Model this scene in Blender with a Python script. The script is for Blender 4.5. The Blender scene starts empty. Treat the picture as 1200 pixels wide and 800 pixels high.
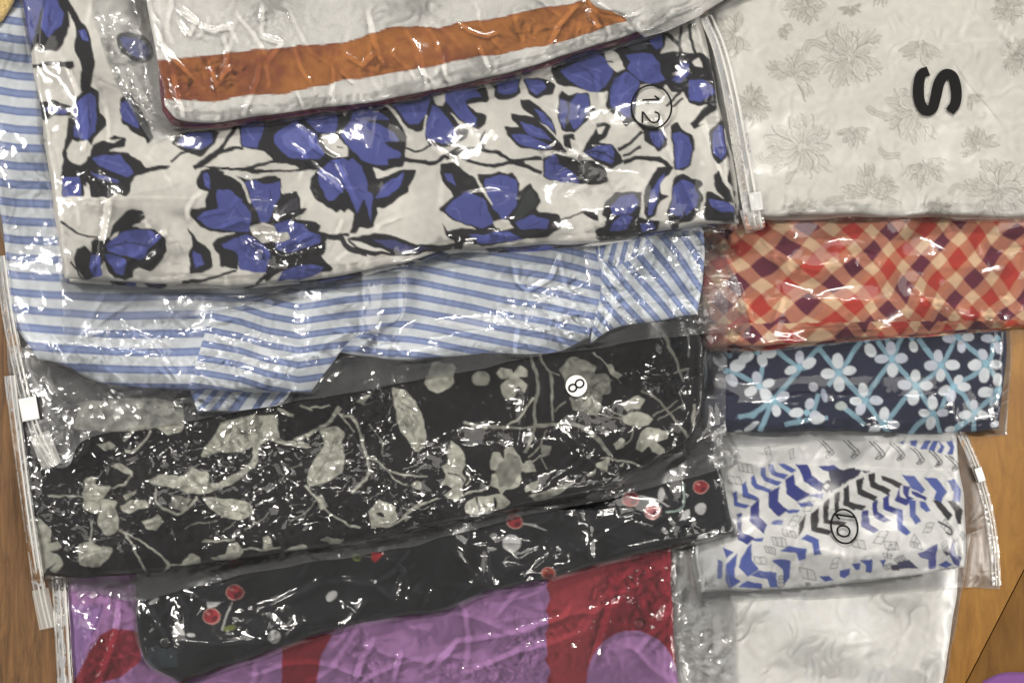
import bpy, math
import numpy as np

# ------------------------------------------------------------------ scene set-up
S = 0.0005            # metres per photo pixel at table height (1200 px = 0.6 m)
H = 1900.0            # camera height in the same pixel units (0.95 m)
scene = bpy.context.scene
col = scene.collection

cam_d = bpy.data.cameras.new('camera')
cam = bpy.data.objects.new('camera', cam_d); col.objects.link(cam)
cam.location = (0, 0, H * S)
cam.rotation_euler = (0, 0, 0)
cam_d.sensor_width = 36.0
cam_d.lens = 36.0 * H / 1200.0
cam_d.clip_start = 0.02; cam_d.clip_end = 50
scene.camera = cam

w = bpy.data.worlds.new('World'); scene.world = w; w.use_nodes = True
bg = w.node_tree.nodes['Background']
bg.inputs['Color'].default_value = (1.0, 0.975, 0.935, 1)      # pale room around the table
bg.inputs['Strength'].default_value = 0.33

def lamp(name, loc, target, sx, sy, power, color):
    d = bpy.data.lights.new(name, 'AREA'); d.shape = 'RECTANGLE'; d.size = sx; d.size_y = sy
    d.energy = power; d.color = color
    o = bpy.data.objects.new(name, d); col.objects.link(o); o.location = loc
    v = np.array(target, float) - np.array(loc, float)
    from mathutils import Vector
    o.rotation_euler = Vector(v).to_track_quat('-Z', 'Y').to_euler()
    return o
WARM = (1.0, 0.955, 0.885)
lamp('ceiling_lamp', (-1.55, 0.25, 1.9), (0, 0, 0), 0.10, 0.9, 15.0, WARM)
lamp('ceiling_lamp', (-0.1, 1.45, 1.9), (0, 0, 0), 0.9, 0.10, 14.0, WARM)
lamp('ceiling_lamp', (1.45, -0.45, 1.9), (0, 0, 0), 0.10, 0.9, 12.0, WARM)
lamp('fill_panel', (0.2, 2.4, 2.0), (0, 0, 0), 1.6, 1.6, 18.0, WARM)  # added soft fill from the back, not a known ceiling fitting
lamp('fill_panel', (-2.4, 0.4, 2.0), (0, 0, 0), 1.6, 1.6, 13.0, WARM)  # added fill light on the left, no real panel
lamp('fill_panel', (2.4, -0.3, 2.0), (0, 0, 0), 1.6, 1.6, 24.0, WARM)  # added fill on the right, stronger to brighten the plain white bundle

vs = scene.view_settings
vs.view_transform = 'Standard'; vs.look = 'None'; vs.gamma = 1.0; vs.exposure = 0.45
vs.use_curve_mapping = False
scene.render.engine = 'CYCLES'
scene.cycles.transparent_max_bounces = 40
scene.cycles.max_bounces = 6
scene.cycles.diffuse_bounces = 3
scene.cycles.glossy_bounces = 2
scene.cycles.caustics_reflective = False
scene.cycles.caustics_refractive = False

# ------------------------------------------------------------------ numeric helpers
rng = np.random.default_rng(11)
GX0, GY0, GS = -200.0, -200.0, 2.0
GW, GH = 801, 601
G = np.zeros((GH, GW))                       # height of the pile so far, in pixel units

def blur(a, sig):
    s = sig / GS
    fy = np.fft.fftfreq(a.shape[0])[:, None]; fx = np.fft.rfftfreq(a.shape[1])[None, :]
    k = np.exp(-2 * (math.pi * s) ** 2 * (fx * fx + fy * fy))
    return np.fft.irfft2(np.fft.rfft2(a) * k, s=a.shape)

def samp(a, x, y):
    u = np.clip((x - GX0) / GS, 0, GW - 1.001); v = np.clip((y - GY0) / GS, 0, GH - 1.001)
    i = u.astype(int); j = v.astype(int); fu = u - i; fv = v - j
    return (a[j, i] * (1 - fu) * (1 - fv) + a[j, i + 1] * fu * (1 - fv)
            + a[j + 1, i] * (1 - fu) * fv + a[j + 1, i + 1] * fu * fv)

_nc = {}
def noise_field(scale, seed):
    k = (scale, seed)
    if k not in _nc:
        a = blur(np.random.default_rng(seed).standard_normal((GH, GW)), scale)
        _nc[k] = a / a.std()
    return _nc[k]
def noise(x, y, scale, seed):
    return samp(noise_field(scale, seed), x, y)

def maxf(a):
    b = a.copy()
    for dy in (-1, 0, 1):
        for dx in (-1, 0, 1):
            b = np.maximum(b, np.roll(np.roll(a, dy, 0), dx, 1))
    return b

def deposit(x, y, z):
    """raise the height map by a sheet given as scattered vertices"""
    global G
    t = np.full(G.shape, -1e9)
    i = np.rint((x.ravel() - GX0) / GS).astype(int); j = np.rint((y.ravel() - GY0) / GS).astype(int)
    ok = (i >= 0) & (i < GW) & (j >= 0) & (j < GH)
    np.maximum.at(t, (j[ok], i[ok]), z.ravel()[ok])
    G = np.maximum(G, maxf(t))

def world(x, y, z):
    k = (H - z) / H
    return np.stack([(x - 600) * S * k, (400 - y) * S * k, z * S], -1)

def resample(pts, n, smooth=True):
    p = np.array(pts, float)
    if smooth and len(p) > 2:                 # Catmull-Rom
        q = np.vstack([2 * p[0] - p[1], p, 2 * p[-1] - p[-2]])
        out = []
        t = np.linspace(0, 1, 12, endpoint=False)[:, None]
        for i in range(1, len(q) - 2):
            a, b, c, d = q[i - 1], q[i], q[i + 1], q[i + 2]
            out.append(0.5 * (2 * b + (c - a) * t + (2 * a - 5 * b + 4 * c - d) * t ** 2 + (3 * b - a - 3 * c + d) * t ** 3))
        out.append(p[-1:])
        p = np.vstack(out)
    L = np.r_[0, np.cumsum(np.hypot(*np.diff(p, axis=0).T))]
    s = np.linspace(0, L[-1], n)
    return np.stack([np.interp(s, L, p[:, 0]), np.interp(s, L, p[:, 1])], -1), L[-1]

def coons(top, bot, left, right, su, sv, smooth=True, wob=0.0, seed=0):
    lt = resample(top, 50)[1]; lb = resample(bot, 50)[1]
    ll = resample(left, 50)[1]; lr = resample(right, 50)[1]
    nu = max(4, int(max(lt, lb) / su) + 1); nv = max(4, int(max(ll, lr) / sv) + 1)
    T = resample(top, nu, smooth)[0]; B = resample(bot, nu, smooth)[0]
    Lf = resample(left, nv, smooth)[0]; R = resample(right, nv, smooth)[0]
    if wob:
        for k, C in enumerate((T, B, Lf, R)):
            f = np.clip(np.minimum(np.arange(len(C)), np.arange(len(C))[::-1]) / 12.0, 0, 1)
            C[:, 0] += wob * f * noise(C[:, 0], C[:, 1], 12, 900 + seed + k)
            C[:, 1] += wob * f * noise(C[:, 0], C[:, 1], 12, 950 + seed + k)
    u = np.linspace(0, 1, nu)[None, :, None]; v = np.linspace(0, 1, nv)[:, None, None]
    P = ((1 - v) * T[None] + v * B[None] + (1 - u) * Lf[:, None] + u * R[:, None]
         - ((1 - u) * (1 - v) * T[0] + u * (1 - v) * T[-1] + (1 - u) * v * B[0] + u * v * B[-1]))
    uu = np.broadcast_to(u[..., 0], P.shape[:2]); vv = np.broadcast_to(v[..., 0], P.shape[:2])
    W = (lt + lb) / 2; Hh = (ll + lr) / 2
    return P[..., 0], P[..., 1], uu * W, (1 - uu) * W, vv * Hh, (1 - vv) * Hh   # + distances to left, right, top, bottom

def crease_height(x, y, lines):
    """lines: (points, amplitude, width); sharp ridges that fade at both ends"""
    h = np.zeros(x.shape)
    for pts, A, wd in lines:
        n = len(pts) - 1
        best = np.zeros(x.shape)
        for k in range(n):
            (x0, y0), (x1, y1) = pts[k], pts[k + 1]
            L = math.hypot(x1 - x0, y1 - y0) + 1e-6
            r = wd * 5
            m = (x > min(x0, x1) - r) & (x < max(x0, x1) + r) & (y > min(y0, y1) - r) & (y < max(y0, y1) + r)
            if not m.any(): continue
            xs = x[m]; ys = y[m]
            t = np.clip(((xs - x0) * (x1 - x0) + (ys - y0) * (y1 - y0)) / L ** 2, 0, 1)
            d = np.hypot(xs - x0 - t * (x1 - x0), ys - y0 - t * (y1 - y0))
            g = (k + t) / n
            f = np.clip(4 * g * (1 - g) * 1.6, 0, 1)
            best[m] = np.maximum(best[m], f * np.exp(-np.sqrt((d / wd) ** 2 + 0.03)))
        h += A * best
    return h

def random_creases(box, n, lmin, lmax, A, wd, seed, ang=None, spread=math.pi):
    r = np.random.default_rng(seed); out = []
    for _ in range(n):
        x = r.uniform(box[0], box[2]); y = r.uniform(box[1], box[3])
        a = r.uniform(0, 2 * math.pi) if ang is None else ang + r.normal() * spread
        L = r.uniform(lmin, lmax) * 1.6; k = 6; pts = [(x, y)]
        for _i in range(k):
            a += r.normal() * 0.26
            x += math.cos(a) * L / k; y += math.sin(a) * L / k; pts.append((x, y))
        out.append((pts, A * r.uniform(0.35, 1.0), wd * r.uniform(0.55, 1.2)))
    return out

# ------------------------------------------------------------------ objects
def empty(name, x, y, z=0.0):
    o = bpy.data.objects.new(name, None); col.objects.link(o)
    o.empty_display_size = 0.02
    o.location = world(np.float64(x), np.float64(y), np.float64(z))
    return o
def tag(o, label, cat, group=None, kind=None):
    if label: o['label'] = label
    if cat: o['category'] = cat
    if group: o['group'] = group
    if kind: o['kind'] = kind
    return o

def mesh_obj(name, verts, quads, mat, parent=None, cols=None, smooth=True, tris=None):
    me = bpy.data.meshes.new(name)
    v = np.asarray(verts, float).reshape(-1, 3)
    root = parent
    while root is not None and root.parent is not None: root = root.parent
    if root is not None: v = v - np.array(root.location)
    q = np.asarray(quads, np.int32).reshape(-1, 4)
    loops = q.ravel(); starts = np.arange(len(q)) * 4; 
    if tris is not None and len(tris):
        t = np.asarray(tris, np.int32).reshape(-1, 3)
        starts = np.r_[starts, len(loops) + np.arange(len(t)) * 3]; loops = np.r_[loops, t.ravel()]
    me.vertices.add(len(v)); me.vertices.foreach_set('co', v.astype(np.float32).ravel())
    me.loops.add(len(loops)); me.loops.foreach_set('vertex_index', loops.astype(np.int32))
    me.polygons.add(len(starts)); me.polygons.foreach_set('loop_start', starts.astype(np.int32))
    me.update(calc_edges=True)
    if smooth: me.polygons.foreach_set('use_smooth', np.ones(len(starts), bool))
    if cols is not None:
        a = me.color_attributes.new('print', 'FLOAT_COLOR', 'POINT')
        c = np.ones((len(v), 4), np.float32); c[:len(cols), :3] = cols
        if len(cols) < len(v): c[len(cols):, :3] = cols.mean(0)
        a.data.foreach_set('color', c.ravel())
    me.materials.append(mat)
    o = bpy.data.objects.new(name, me); col.objects.link(o)
    if parent is not None:
        o.parent = parent
    return o

def gridfaces(nv, nu, off=0, flip=False):
    i = np.arange(nv * nu).reshape(nv, nu) + off
    f = np.stack([i[:-1, :-1], i[1:, :-1], i[1:, 1:], i[:-1, 1:]], -1).reshape(-1, 4)
    return f[:, ::-1] if flip else f

# ------------------------------------------------------------------ materials
def srgb(c):
    c = np.array(c, float) / 255.0
    return np.where(c <= 0.04045, c / 12.92, ((c + 0.055) / 1.055) ** 2.4)

def node_mat(name):
    m = bpy.data.materials.new(name); m.use_nodes = True
    nt = m.node_tree; nt.nodes.clear()
    out = nt.nodes.new('ShaderNodeOutputMaterial')
    return m, nt, out

def fabric(name, rough=0.8, weave=2600, bump=0.25, sheen=0.15, color=None, mottle=0.12):
    m, nt, out = node_mat(name)
    b = nt.nodes.new('ShaderNodeBsdfPrincipled'); nt.links.new(b.outputs[0], out.inputs[0])
    b.inputs['Roughness'].default_value = rough
    b.inputs['Specular IOR Level'].default_value = 0.25
    b.inputs['Sheen Weight'].default_value = sheen
    tc = nt.nodes.new('ShaderNodeTexCoord')
    n1 = nt.nodes.new('ShaderNodeTexNoise'); n1.inputs['Scale'].default_value = weave; n1.inputs['Detail'].default_value = 2
    nt.links.new(tc.outputs['Object'], n1.inputs['Vector'])
    mr = nt.nodes.new('ShaderNodeMapRange'); mr.inputs['From Min'].default_value = 0.3; mr.inputs['From Max'].default_value = 0.7
    mr.inputs['To Min'].default_value = 1 - mottle; mr.inputs['To Max'].default_value = 1 + mottle * 0.6
    nt.links.new(n1.outputs['Fac'], mr.inputs['Value'])
    mx = nt.nodes.new('ShaderNodeVectorMath'); mx.operation = 'SCALE'
    if color is None:
        at = nt.nodes.new('ShaderNodeAttribute'); at.attribute_name = 'print'
        nt.links.new(at.outputs['Color'], mx.inputs[0])
    else:
        mx.inputs[0].default_value = tuple(srgb(color))
    nt.links.new(mr.outputs[0], mx.inputs['Scale'])
    nt.links.new(mx.outputs[0], b.inputs['Base Color'])
    bp = nt.nodes.new('ShaderNodeBump'); bp.inputs['Strength'].default_value = bump; bp.inputs['Distance'].default_value = 0.0004
    nt.links.new(n1.outputs['Fac'], bp.inputs['Height']); nt.links.new(bp.outputs[0], b.inputs['Normal'])
    return m

def film_mat(name, haze=0.02, rough=0.09, crinkle=0.3, scale=90, facet=0.3, fscale=260, patch=(0.35, 0.6), stretch=(1.0, 1.0), tint=(0.99, 0.992, 0.995), gloss=1.0, ior=1.47):
    """clear polythene: mostly see-through, Fresnel reflection, a trace of milky scatter, crumpled into small facets"""
    m, nt, out = node_mat(name)
    L = nt.links
    def math_(op, a, b=None, c=None):
        n = nt.nodes.new('ShaderNodeMath'); n.operation = op
        for i, v in enumerate((a, b, c)):
            if v is None: continue
            if isinstance(v, (int, float)): n.inputs[i].default_value = v
            else: L.new(v, n.inputs[i])
        return n.outputs[0]
    tc = nt.nodes.new('ShaderNodeTexCoord')
    nz = nt.nodes.new('ShaderNodeTexNoise'); nz.inputs['Scale'].default_value = scale; nz.inputs['Detail'].default_value = 1
    nz.inputs['Distortion'].default_value = 0.8
    L.new(tc.outputs['Object'], nz.inputs['Vector'])
    bp = nt.nodes.new('ShaderNodeBump'); bp.inputs['Strength'].default_value = 1.0
    bp.inputs['Distance'].default_value = 0.004 * crinkle; bp.invert = True
    L.new(math_('ABSOLUTE', math_('SUBTRACT', nz.outputs['Fac'], 0.5)), bp.inputs['Height'])
    # facets: every cell of a warped Voronoi pattern is a small flat pane with its own tilt
    mp = nt.nodes.new('ShaderNodeMapping'); mp.inputs['Scale'].default_value = (stretch[0], stretch[1], 0.6)
    wn = nt.nodes.new('ShaderNodeTexNoise'); wn.inputs['Scale'].default_value = 70; wn.inputs['Detail'].default_value = 1
    L.new(tc.outputs['Object'], wn.inputs['Vector'])
    wv = nt.nodes.new('ShaderNodeVectorMath'); wv.operation = 'MULTIPLY_ADD'
    wv.inputs[1].default_value = (0.018, 0.018, 0.018)
    L.new(wn.outputs['Color'], wv.inputs[0]); L.new(tc.outputs['Object'], wv.inputs[2])
    L.new(wv.outputs[0], mp.inputs[0])
    acc = None
    for sc_, wt in ((fscale, 1.0), (fscale * 0.42, 0.55)):
        vo = nt.nodes.new('ShaderNodeTexVoronoi'); vo.inputs['Scale'].default_value = sc_
        vo.inputs['Randomness'].default_value = 1.0
        L.new(mp.outputs[0], vo.inputs['Vector'])
        sb = nt.nodes.new('ShaderNodeVectorMath'); sb.operation = 'SUBTRACT'; sb.inputs[1].default_value = (0.5, 0.5, 0.5)
        L.new(vo.outputs['Color'], sb.inputs[0])
        sv = nt.nodes.new('ShaderNodeVectorMath'); sv.operation = 'SCALE'; sv.inputs['Scale'].default_value = wt * facet
        L.new(sb.outputs[0], sv.inputs[0])
        if acc is None: acc = sv.outputs[0]
        else:
            ad = nt.nodes.new('ShaderNodeVectorMath'); L.new(acc, ad.inputs[0]); L.new(sv.outputs[0], ad.inputs[1]); acc = ad.outputs[0]
    pn = nt.nodes.new('ShaderNodeTexNoise'); pn.inputs['Scale'].default_value = 22; pn.inputs['Detail'].default_value = 2
    L.new(tc.outputs['Object'], pn.inputs['Vector'])
    pr = nt.nodes.new('ShaderNodeMapRange'); pr.inputs['From Min'].default_value = patch[0]; pr.inputs['From Max'].default_value = patch[1]
    pr.inputs['To Min'].default_value = 0.12
    L.new(pn.outputs['Fac'], pr.inputs['Value'])
    at = nt.nodes.new('ShaderNodeAttribute'); at.attribute_name = 'crumple'
    s2 = nt.nodes.new('ShaderNodeVectorMath'); s2.operation = 'SCALE'; L.new(acc, s2.inputs[0]); L.new(math_('MULTIPLY', pr.outputs[0], at.outputs['Fac']), s2.inputs['Scale'])
    ml = nt.nodes.new('ShaderNodeVectorMath'); ml.operation = 'MULTIPLY'; ml.inputs[1].default_value = (1, 1, 0.1)
    L.new(s2.outputs[0], ml.inputs[0])
    sm = nt.nodes.new('ShaderNodeVectorMath'); L.new(bp.outputs[0], sm.inputs[0]); L.new(ml.outputs[0], sm.inputs[1])
    last = nt.nodes.new('ShaderNodeVectorMath'); last.operation = 'NORMALIZE'; L.new(sm.outputs[0], last.inputs[0])
    tr = nt.nodes.new('ShaderNodeBsdfTransparent'); tr.inputs['Color'].default_value = (*tint, 1)
    df = nt.nodes.new('ShaderNodeBsdfDiffuse'); df.inputs['Color'].default_value = (0.86, 0.87, 0.88, 1)
    tl = nt.nodes.new('ShaderNodeBsdfTranslucent'); tl.inputs['Color'].default_value = (0.86, 0.87, 0.88, 1)
    m0 = nt.nodes.new('ShaderNodeMixShader'); m0.inputs[0].default_value = 0.35
    L.new(df.outputs[0], m0.inputs[1]); L.new(tl.outputs[0], m0.inputs[2])
    m1 = nt.nodes.new('ShaderNodeMixShader'); m1.inputs[0].default_value = haze
    L.new(tr.outputs[0], m1.inputs[1]); L.new(m0.outputs[0], m1.inputs[2])
    gl = nt.nodes.new('ShaderNodeBsdfGlossy'); gl.inputs['Roughness'].default_value = rough
    gl.inputs['Color'].default_value = (gloss, gloss, gloss, 1)
    L.new(last.outputs[0], gl.inputs['Normal'])
    fr = nt.nodes.new('ShaderNodeFresnel'); fr.inputs['IOR'].default_value = ior
    L.new(last.outputs[0], fr.inputs['Normal'])
    m2 = nt.nodes.new('ShaderNodeMixShader')
    L.new(fr.outputs[0], m2.inputs[0]); L.new(m1.outputs[0], m2.inputs[1]); L.new(gl.outputs[0], m2.inputs[2])
    L.new(m2.outputs[0], out.inputs[0])
    return m

def plastic(name, color, rough=0.3, alpha=1.0, spec=0.5):
    m, nt, out = node_mat(name)
    b = nt.nodes.new('ShaderNodeBsdfPrincipled')
    b.inputs['Base Color'].default_value = (*srgb(color), 1); b.inputs['Roughness'].default_value = rough
    b.inputs['Specular IOR Level'].default_value = spec
    b.inputs['Alpha'].default_value = alpha
    tc = nt.nodes.new('ShaderNodeTexCoord')
    n1 = nt.nodes.new('ShaderNodeTexNoise'); n1.inputs['Scale'].default_value = 900
    nt.links.new(tc.outputs['Object'], n1.inputs['Vector'])
    bp = nt.nodes.new('ShaderNodeBump'); bp.inputs['Strength'].default_value = 0.15; bp.inputs['Distance'].default_value = 0.0003
    nt.links.new(n1.outputs['Fac'], bp.inputs['Height']); nt.links.new(bp.outputs[0], b.inputs['Normal'])
    nt.links.new(b.outputs[0], out.inputs[0])
    return m

def wood(name, ca, cb, scale, stretch, ang):
    m, nt, out = node_mat(name)
    b = nt.nodes.new('ShaderNodeBsdfPrincipled'); b.inputs['Roughness'].default_value = 0.45
    tc = nt.nodes.new('ShaderNodeTexCoord')
    mp = nt.nodes.new('ShaderNodeMapping'); mp.inputs['Rotation'].default_value = (0, 0, ang)
    mp.inputs['Scale'].default_value = stretch
    nt.links.new(tc.outputs['Object'], mp.inputs[0])
    n1 = nt.nodes.new('ShaderNodeTexNoise'); n1.inputs['Scale'].default_value = scale; n1.inputs['Detail'].default_value = 10
    n1.inputs['Roughness'].default_value = 0.75; n1.inputs['Distortion'].default_value = 0.6
    nt.links.new(mp.outputs[0], n1.inputs['Vector'])
    cr = nt.nodes.new('ShaderNodeValToRGB')
    cr.color_ramp.elements[0].position = 0.32; cr.color_ramp.elements[1].position = 0.68
    cr.color_ramp.elements[0].color = (*srgb(ca), 1); cr.color_ramp.elements[1].color = (*srgb(cb), 1)
    nt.links.new(n1.outputs['Fac'], cr.inputs[0]); nt.links.new(cr.outputs[0], b.inputs['Base Color'])
    bp = nt.nodes.new('ShaderNodeBump'); bp.inputs['Strength'].default_value = 0.2; bp.inputs['Distance'].default_value = 0.0005
    nt.links.new(n1.outputs['Fac'], bp.inputs['Height']); nt.links.new(bp.outputs[0], b.inputs['Normal'])
    nt.links.new(b.outputs[0], out.inputs[0])
    return m

# ------------------------------------------------------------------ print painting (vertex colours of the cloth)
class Canvas:
    """fabric print in photo-pixel coordinates, two samples per pixel"""
    K = 2.0
    def __init__(s, x0, y0, x1, y1, base):
        s.x0, s.y0 = x0, y0
        s.w = int((x1 - x0) * s.K) + 2; s.h = int((y1 - y0) * s.K) + 2
        s.a = np.empty((s.h, s.w, 3)); s.a[:] = srgb(base)
        s.ox = s.oy = 0.0; s.sc = 1.0
    def zoom(s, ox, oy, sc):
        s.ox, s.oy, s.sc = ox, oy, sc; return s
    def xy(s, pts):
        p = np.array(pts, float).reshape(-1, 2) / s.sc + (s.ox, s.oy)
        return (p - (s.x0, s.y0)) * s.K
    def _fill(s, q, c, alpha=1.0):
        lo = np.floor(q.min(0)).astype(int); hi = np.ceil(q.max(0)).astype(int) + 1
        a0, b0 = max(lo[0], 0), max(lo[1], 0); a1, b1 = min(hi[0], s.w), min(hi[1], s.h)
        if a1 <= a0 or b1 <= b0: return
        X = np.arange(a0, a1)[None, :] + 0.5; Y = np.arange(b0, b1)[:, None] + 0.5
        ins = np.zeros((b1 - b0, a1 - a0), bool)
        for k in range(len(q)):
            xa, ya = q[k]; xb, yb = q[(k + 1) % len(q)]
            if ya == yb: continue
            c1 = (ya > Y) != (yb > Y)
            ins ^= c1 & (X < (xb - xa) * (Y - ya) / (yb - ya) + xa)
        v = s.a[b0:b1, a0:a1]
        v[ins] = v[ins] * (1 - alpha) + srgb(c) * alpha
    round_corners = False
    def poly(s, c, *pts, alpha=1.0):
        q = s.xy(pts)
        if s.round_corners and len(q) > 4:
            n = np.roll(q, -1, 0)
            q = np.stack([q * .9 + n * .1, q * .1 + n * .9], 1).reshape(-1, 2)
        s._fill(q, c, alpha)
    def stroke(s, c, wd, *pts, w1=None, alpha=1.0):
        p = s.xy(pts)
        p, _ = resample(p, max(8, len(p) * 7))
        r = np.linspace(wd, w1 if w1 else wd, len(p)) / s.sc * s.K / 2
        t = np.gradient(p, axis=0); t /= np.hypot(*t.T)[:, None] + 1e-9
        n = np.stack([-t[:, 1], t[:, 0]], -1) * r[:, None]
        s._fill(np.vstack([p + n, (p - n)[::-1]]), c, alpha)
    def band(s, c, wd, *pts):
        p = s.xy(pts); r = wd / s.sc * s.K / 2
        for e_, o_ in ((0, 1), (-1, -2)):
            v = p[e_] - p[o_]; p[e_] = p[e_] + v / (np.hypot(*v) + 1e-9) * r * 0.45
        t = np.diff(p, axis=0); t /= np.hypot(*t.T)[:, None] + 1e-9
        n = np.stack([-t[:, 1], t[:, 0]], -1); m = np.empty_like(p)
        m[0] = n[0]; m[-1] = n[-1]
        for k in range(1, len(p) - 1):
            v = n[k - 1] + n[k]; v /= np.hypot(*v) + 1e-9
            m[k] = v / max(0.45, float(v @ n[k]))
        s._fill(np.vstack([p + m * r, (p - m * r)[::-1]]), c)
    def ell(s, c, x, y, rx, ry=None, ang=0.0, alpha=1.0):
        ry = rx if ry is None else ry
        t = np.linspace(0, 2 * math.pi, 26, endpoint=False); a = math.radians(ang)
        ex = rx * np.cos(t); ey = ry * np.sin(t)
        s._fill(s.xy(np.stack([x + ex * math.cos(a) - ey * math.sin(a), y + ex * math.sin(a) + ey * math.cos(a)], -1)), c, alpha)
    def soften(s):
        a = s.a
        for ax in (0, 1):
            a = (np.roll(a, 1, ax) + 2 * a + np.roll(a, -1, ax)) / 4
        s.a = a
        return s
    def sample(s, x, y):
        u = np.clip((x - s.x0) * s.K - 0.5, 0, s.w - 1.001); v = np.clip((y - s.y0) * s.K - 0.5, 0, s.h - 1.001)
        i = u.astype(int); j = v.astype(int); fu = (u - i)[..., None]; fv = (v - j)[..., None]
        a = s.a
        return a[j, i] * (1 - fu) * (1 - fv) + a[j, i + 1] * fu * (1 - fv) + a[j + 1, i] * (1 - fu) * fv + a[j + 1, i + 1] * fu * fv

# ------------------------------------------------------------------ builders: cloth, film, zip, marks
def cloth(name, edges, thick, paint, mat, parent, su=1.35, sv=1.35, roll=10, lump=2.0, lump_scale=26, seed=1,
          creases=(), steps=(), wob=0.8, warp=0.8, fine=0.25, shade=0.03, grain=0.02, sub=10, drape=9):
    """one folded piece of cloth: a closed slab that rests on the pile below it"""
    x, y, dl, dr, dt, db = coons(*edges, su, sv, wob=wob, seed=seed)
    base_f = np.maximum(G + 0.5, blur(G, 5) + 0.3)
    soft_f = base_f
    if drape > 12:                             # stiff folded bundle: bridges the steps of the pile below it
        for _ in range(int(drape * 0.8 / GS)): soft_f = maxf(soft_f)
        soft_f = blur(soft_f, drape * 0.5)
    else:
        soft_f = blur(base_f, drape)
    base = samp(base_f, x, y)
    d = np.minimum(np.minimum(dl, dr), np.minimum(dt, db))
    d = d + 1.2 * noise(x, y, 10, 300 + seed) * np.clip(d / 6, 0, 1)
    t = np.clip(d / roll, 0, 1)
    prof = np.sqrt(np.clip(1 - (1 - t) ** 2, 0, 1))
    z = np.maximum(base, samp(soft_f, x, y)) * prof + base * (1 - prof) + thick * prof
    z = z + prof * (lump * noise(x, y, lump_scale, 100 + seed) + 0.22 * lump * noise(x, y, lump_scale * 0.45, 200 + seed)
                    + fine * noise(x, y, 4, 250 + seed))
    z = z + prof * crease_height(x, y, list(creases))
    for (p0, p1, hgt, wd) in steps:            # one-sided fold: cloth to the left of p0->p1 lies hgt higher
        L = math.hypot(p1[0] - p0[0], p1[1] - p0[1])
        tx, ty = (p1[0] - p0[0]) / L, (p1[1] - p0[1]) / L
        al = (x - p0[0]) * tx + (y - p0[1]) * ty
        ac = (x - p0[0]) * ty - (y - p0[1]) * tx + 1.5 * noise(x, y, 25, 400 + seed)
        end = np.clip(np.minimum(al, L - al) / 30, 0, 1)
        z = z + hgt * end * np.clip(ac / 1.5, 0, 1) * np.exp(-np.clip(ac, 0, None) / wd) * prof
    z = np.maximum(z, base + 0.15)
    nv, nu = x.shape
    wx = warp * (noise(x, y, 7, 500 + seed) + 0.6 * noise(x, y, 2.4, 520 + seed)); wy = warp * (noise(x, y, 7, 550 + seed) + 0.6 * noise(x, y, 2.4, 570 + seed))
    c = paint(x + wx, y + wy)
    c = c * (1 + shade * noise(x, y, 18, 600 + seed) + grain * noise(x, y, 2.2, 650 + seed))[..., None]
    c = np.clip(c, 0.003, 0.9)
    V = [world(x, y, z).reshape(-1, 3)]; F = [gridfaces(nv, nu)]
    # underside (coarse) so the piece is a closed slab
    ju = np.unique(np.r_[np.arange(0, nu, sub), nu - 1]); jv = np.unique(np.r_[np.arange(0, nv, sub), nv - 1])
    xb = x[np.ix_(jv, ju)]; yb = y[np.ix_(jv, ju)]; zb = samp(base_f, xb, yb)
    zb = np.minimum(zb, z[np.ix_(jv, ju)] - 0.1)
    V.append(world(xb, yb, zb).reshape(-1, 3)); F.append(gridfaces(len(jv), len(ju), nv * nu, flip=True))
    deposit(x, y, z)
    return mesh_obj(name, np.vstack(V), np.vstack(F), mat, parent, c.reshape(-1, 3))

def film(name, edges, mat, parent, creases=(), seed=1, s=2.3, amp=0.8, scale=9, tent=6, lift=0.7, big=1.0, wob=0.8, flat=False, base=0.06, spots=()):
    """front sheet of a bag laid over whatever is inside, and the sheet behind it where it shows past the cloth"""
    x, y, dl, dr, dt, db = coons(*edges, s, s, wob=wob, seed=seed + 40)
    d = np.minimum(np.minimum(dl, dr), np.minimum(dt, db))
    hug = np.clip(d / 14, 0, 1)
    g = samp(maxf(G), x, y)
    tb = samp(blur(np.maximum(G, blur(G, tent)), tent * 0.6), x, y)
    sm = samp(blur(maxf(G), 8), x, y) + 1.6
    z = np.maximum(g + 0.4, np.maximum(tb, sm) * hug + (1 - hug) * (g + lift))
    rid = np.abs(noise(x, y, scale, 700 + seed)); rid2 = np.abs(noise(x, y, scale * 2.6, 740 + seed))
    z = z + (0.25 + 0.75 * hug) * (amp * np.clip(1.1 - rid, 0, None) + big * np.clip(1.2 - rid2, 0, None)
                                   + crease_height(x, y, list(creases)))
    nv, nu = x.shape
    deposit(x, y, z)
    cr = np.full(x.shape, base)
    for (sx, sy, rx, ry, wt) in spots:
        cr = np.maximum(cr, wt * np.exp(-(((x - sx) / rx) ** 2 + ((y - sy) / ry) ** 2) ** 1.5))
    o = mesh_obj(name, world(x, y, z), gridfaces(nv, nu), mat, parent, smooth=not flat)
    o.data.attributes.new('crumple', 'FLOAT', 'POINT').data.foreach_set('value', cr.astype(np.float32).ravel())
    return o

def back_film(edges, mat, parent, seed):
    x, y, dl, dr, dt, db = coons(*edges, 6.0, 6.0, wob=0.8, seed=seed + 40)
    z = samp(np.maximum(G, blur(G, 5)), x, y) + 0.5
    deposit(x, y, z)
    return mesh_obj('back_film', world(x, y, z), gridfaces(*x.shape), mat, parent)

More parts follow.
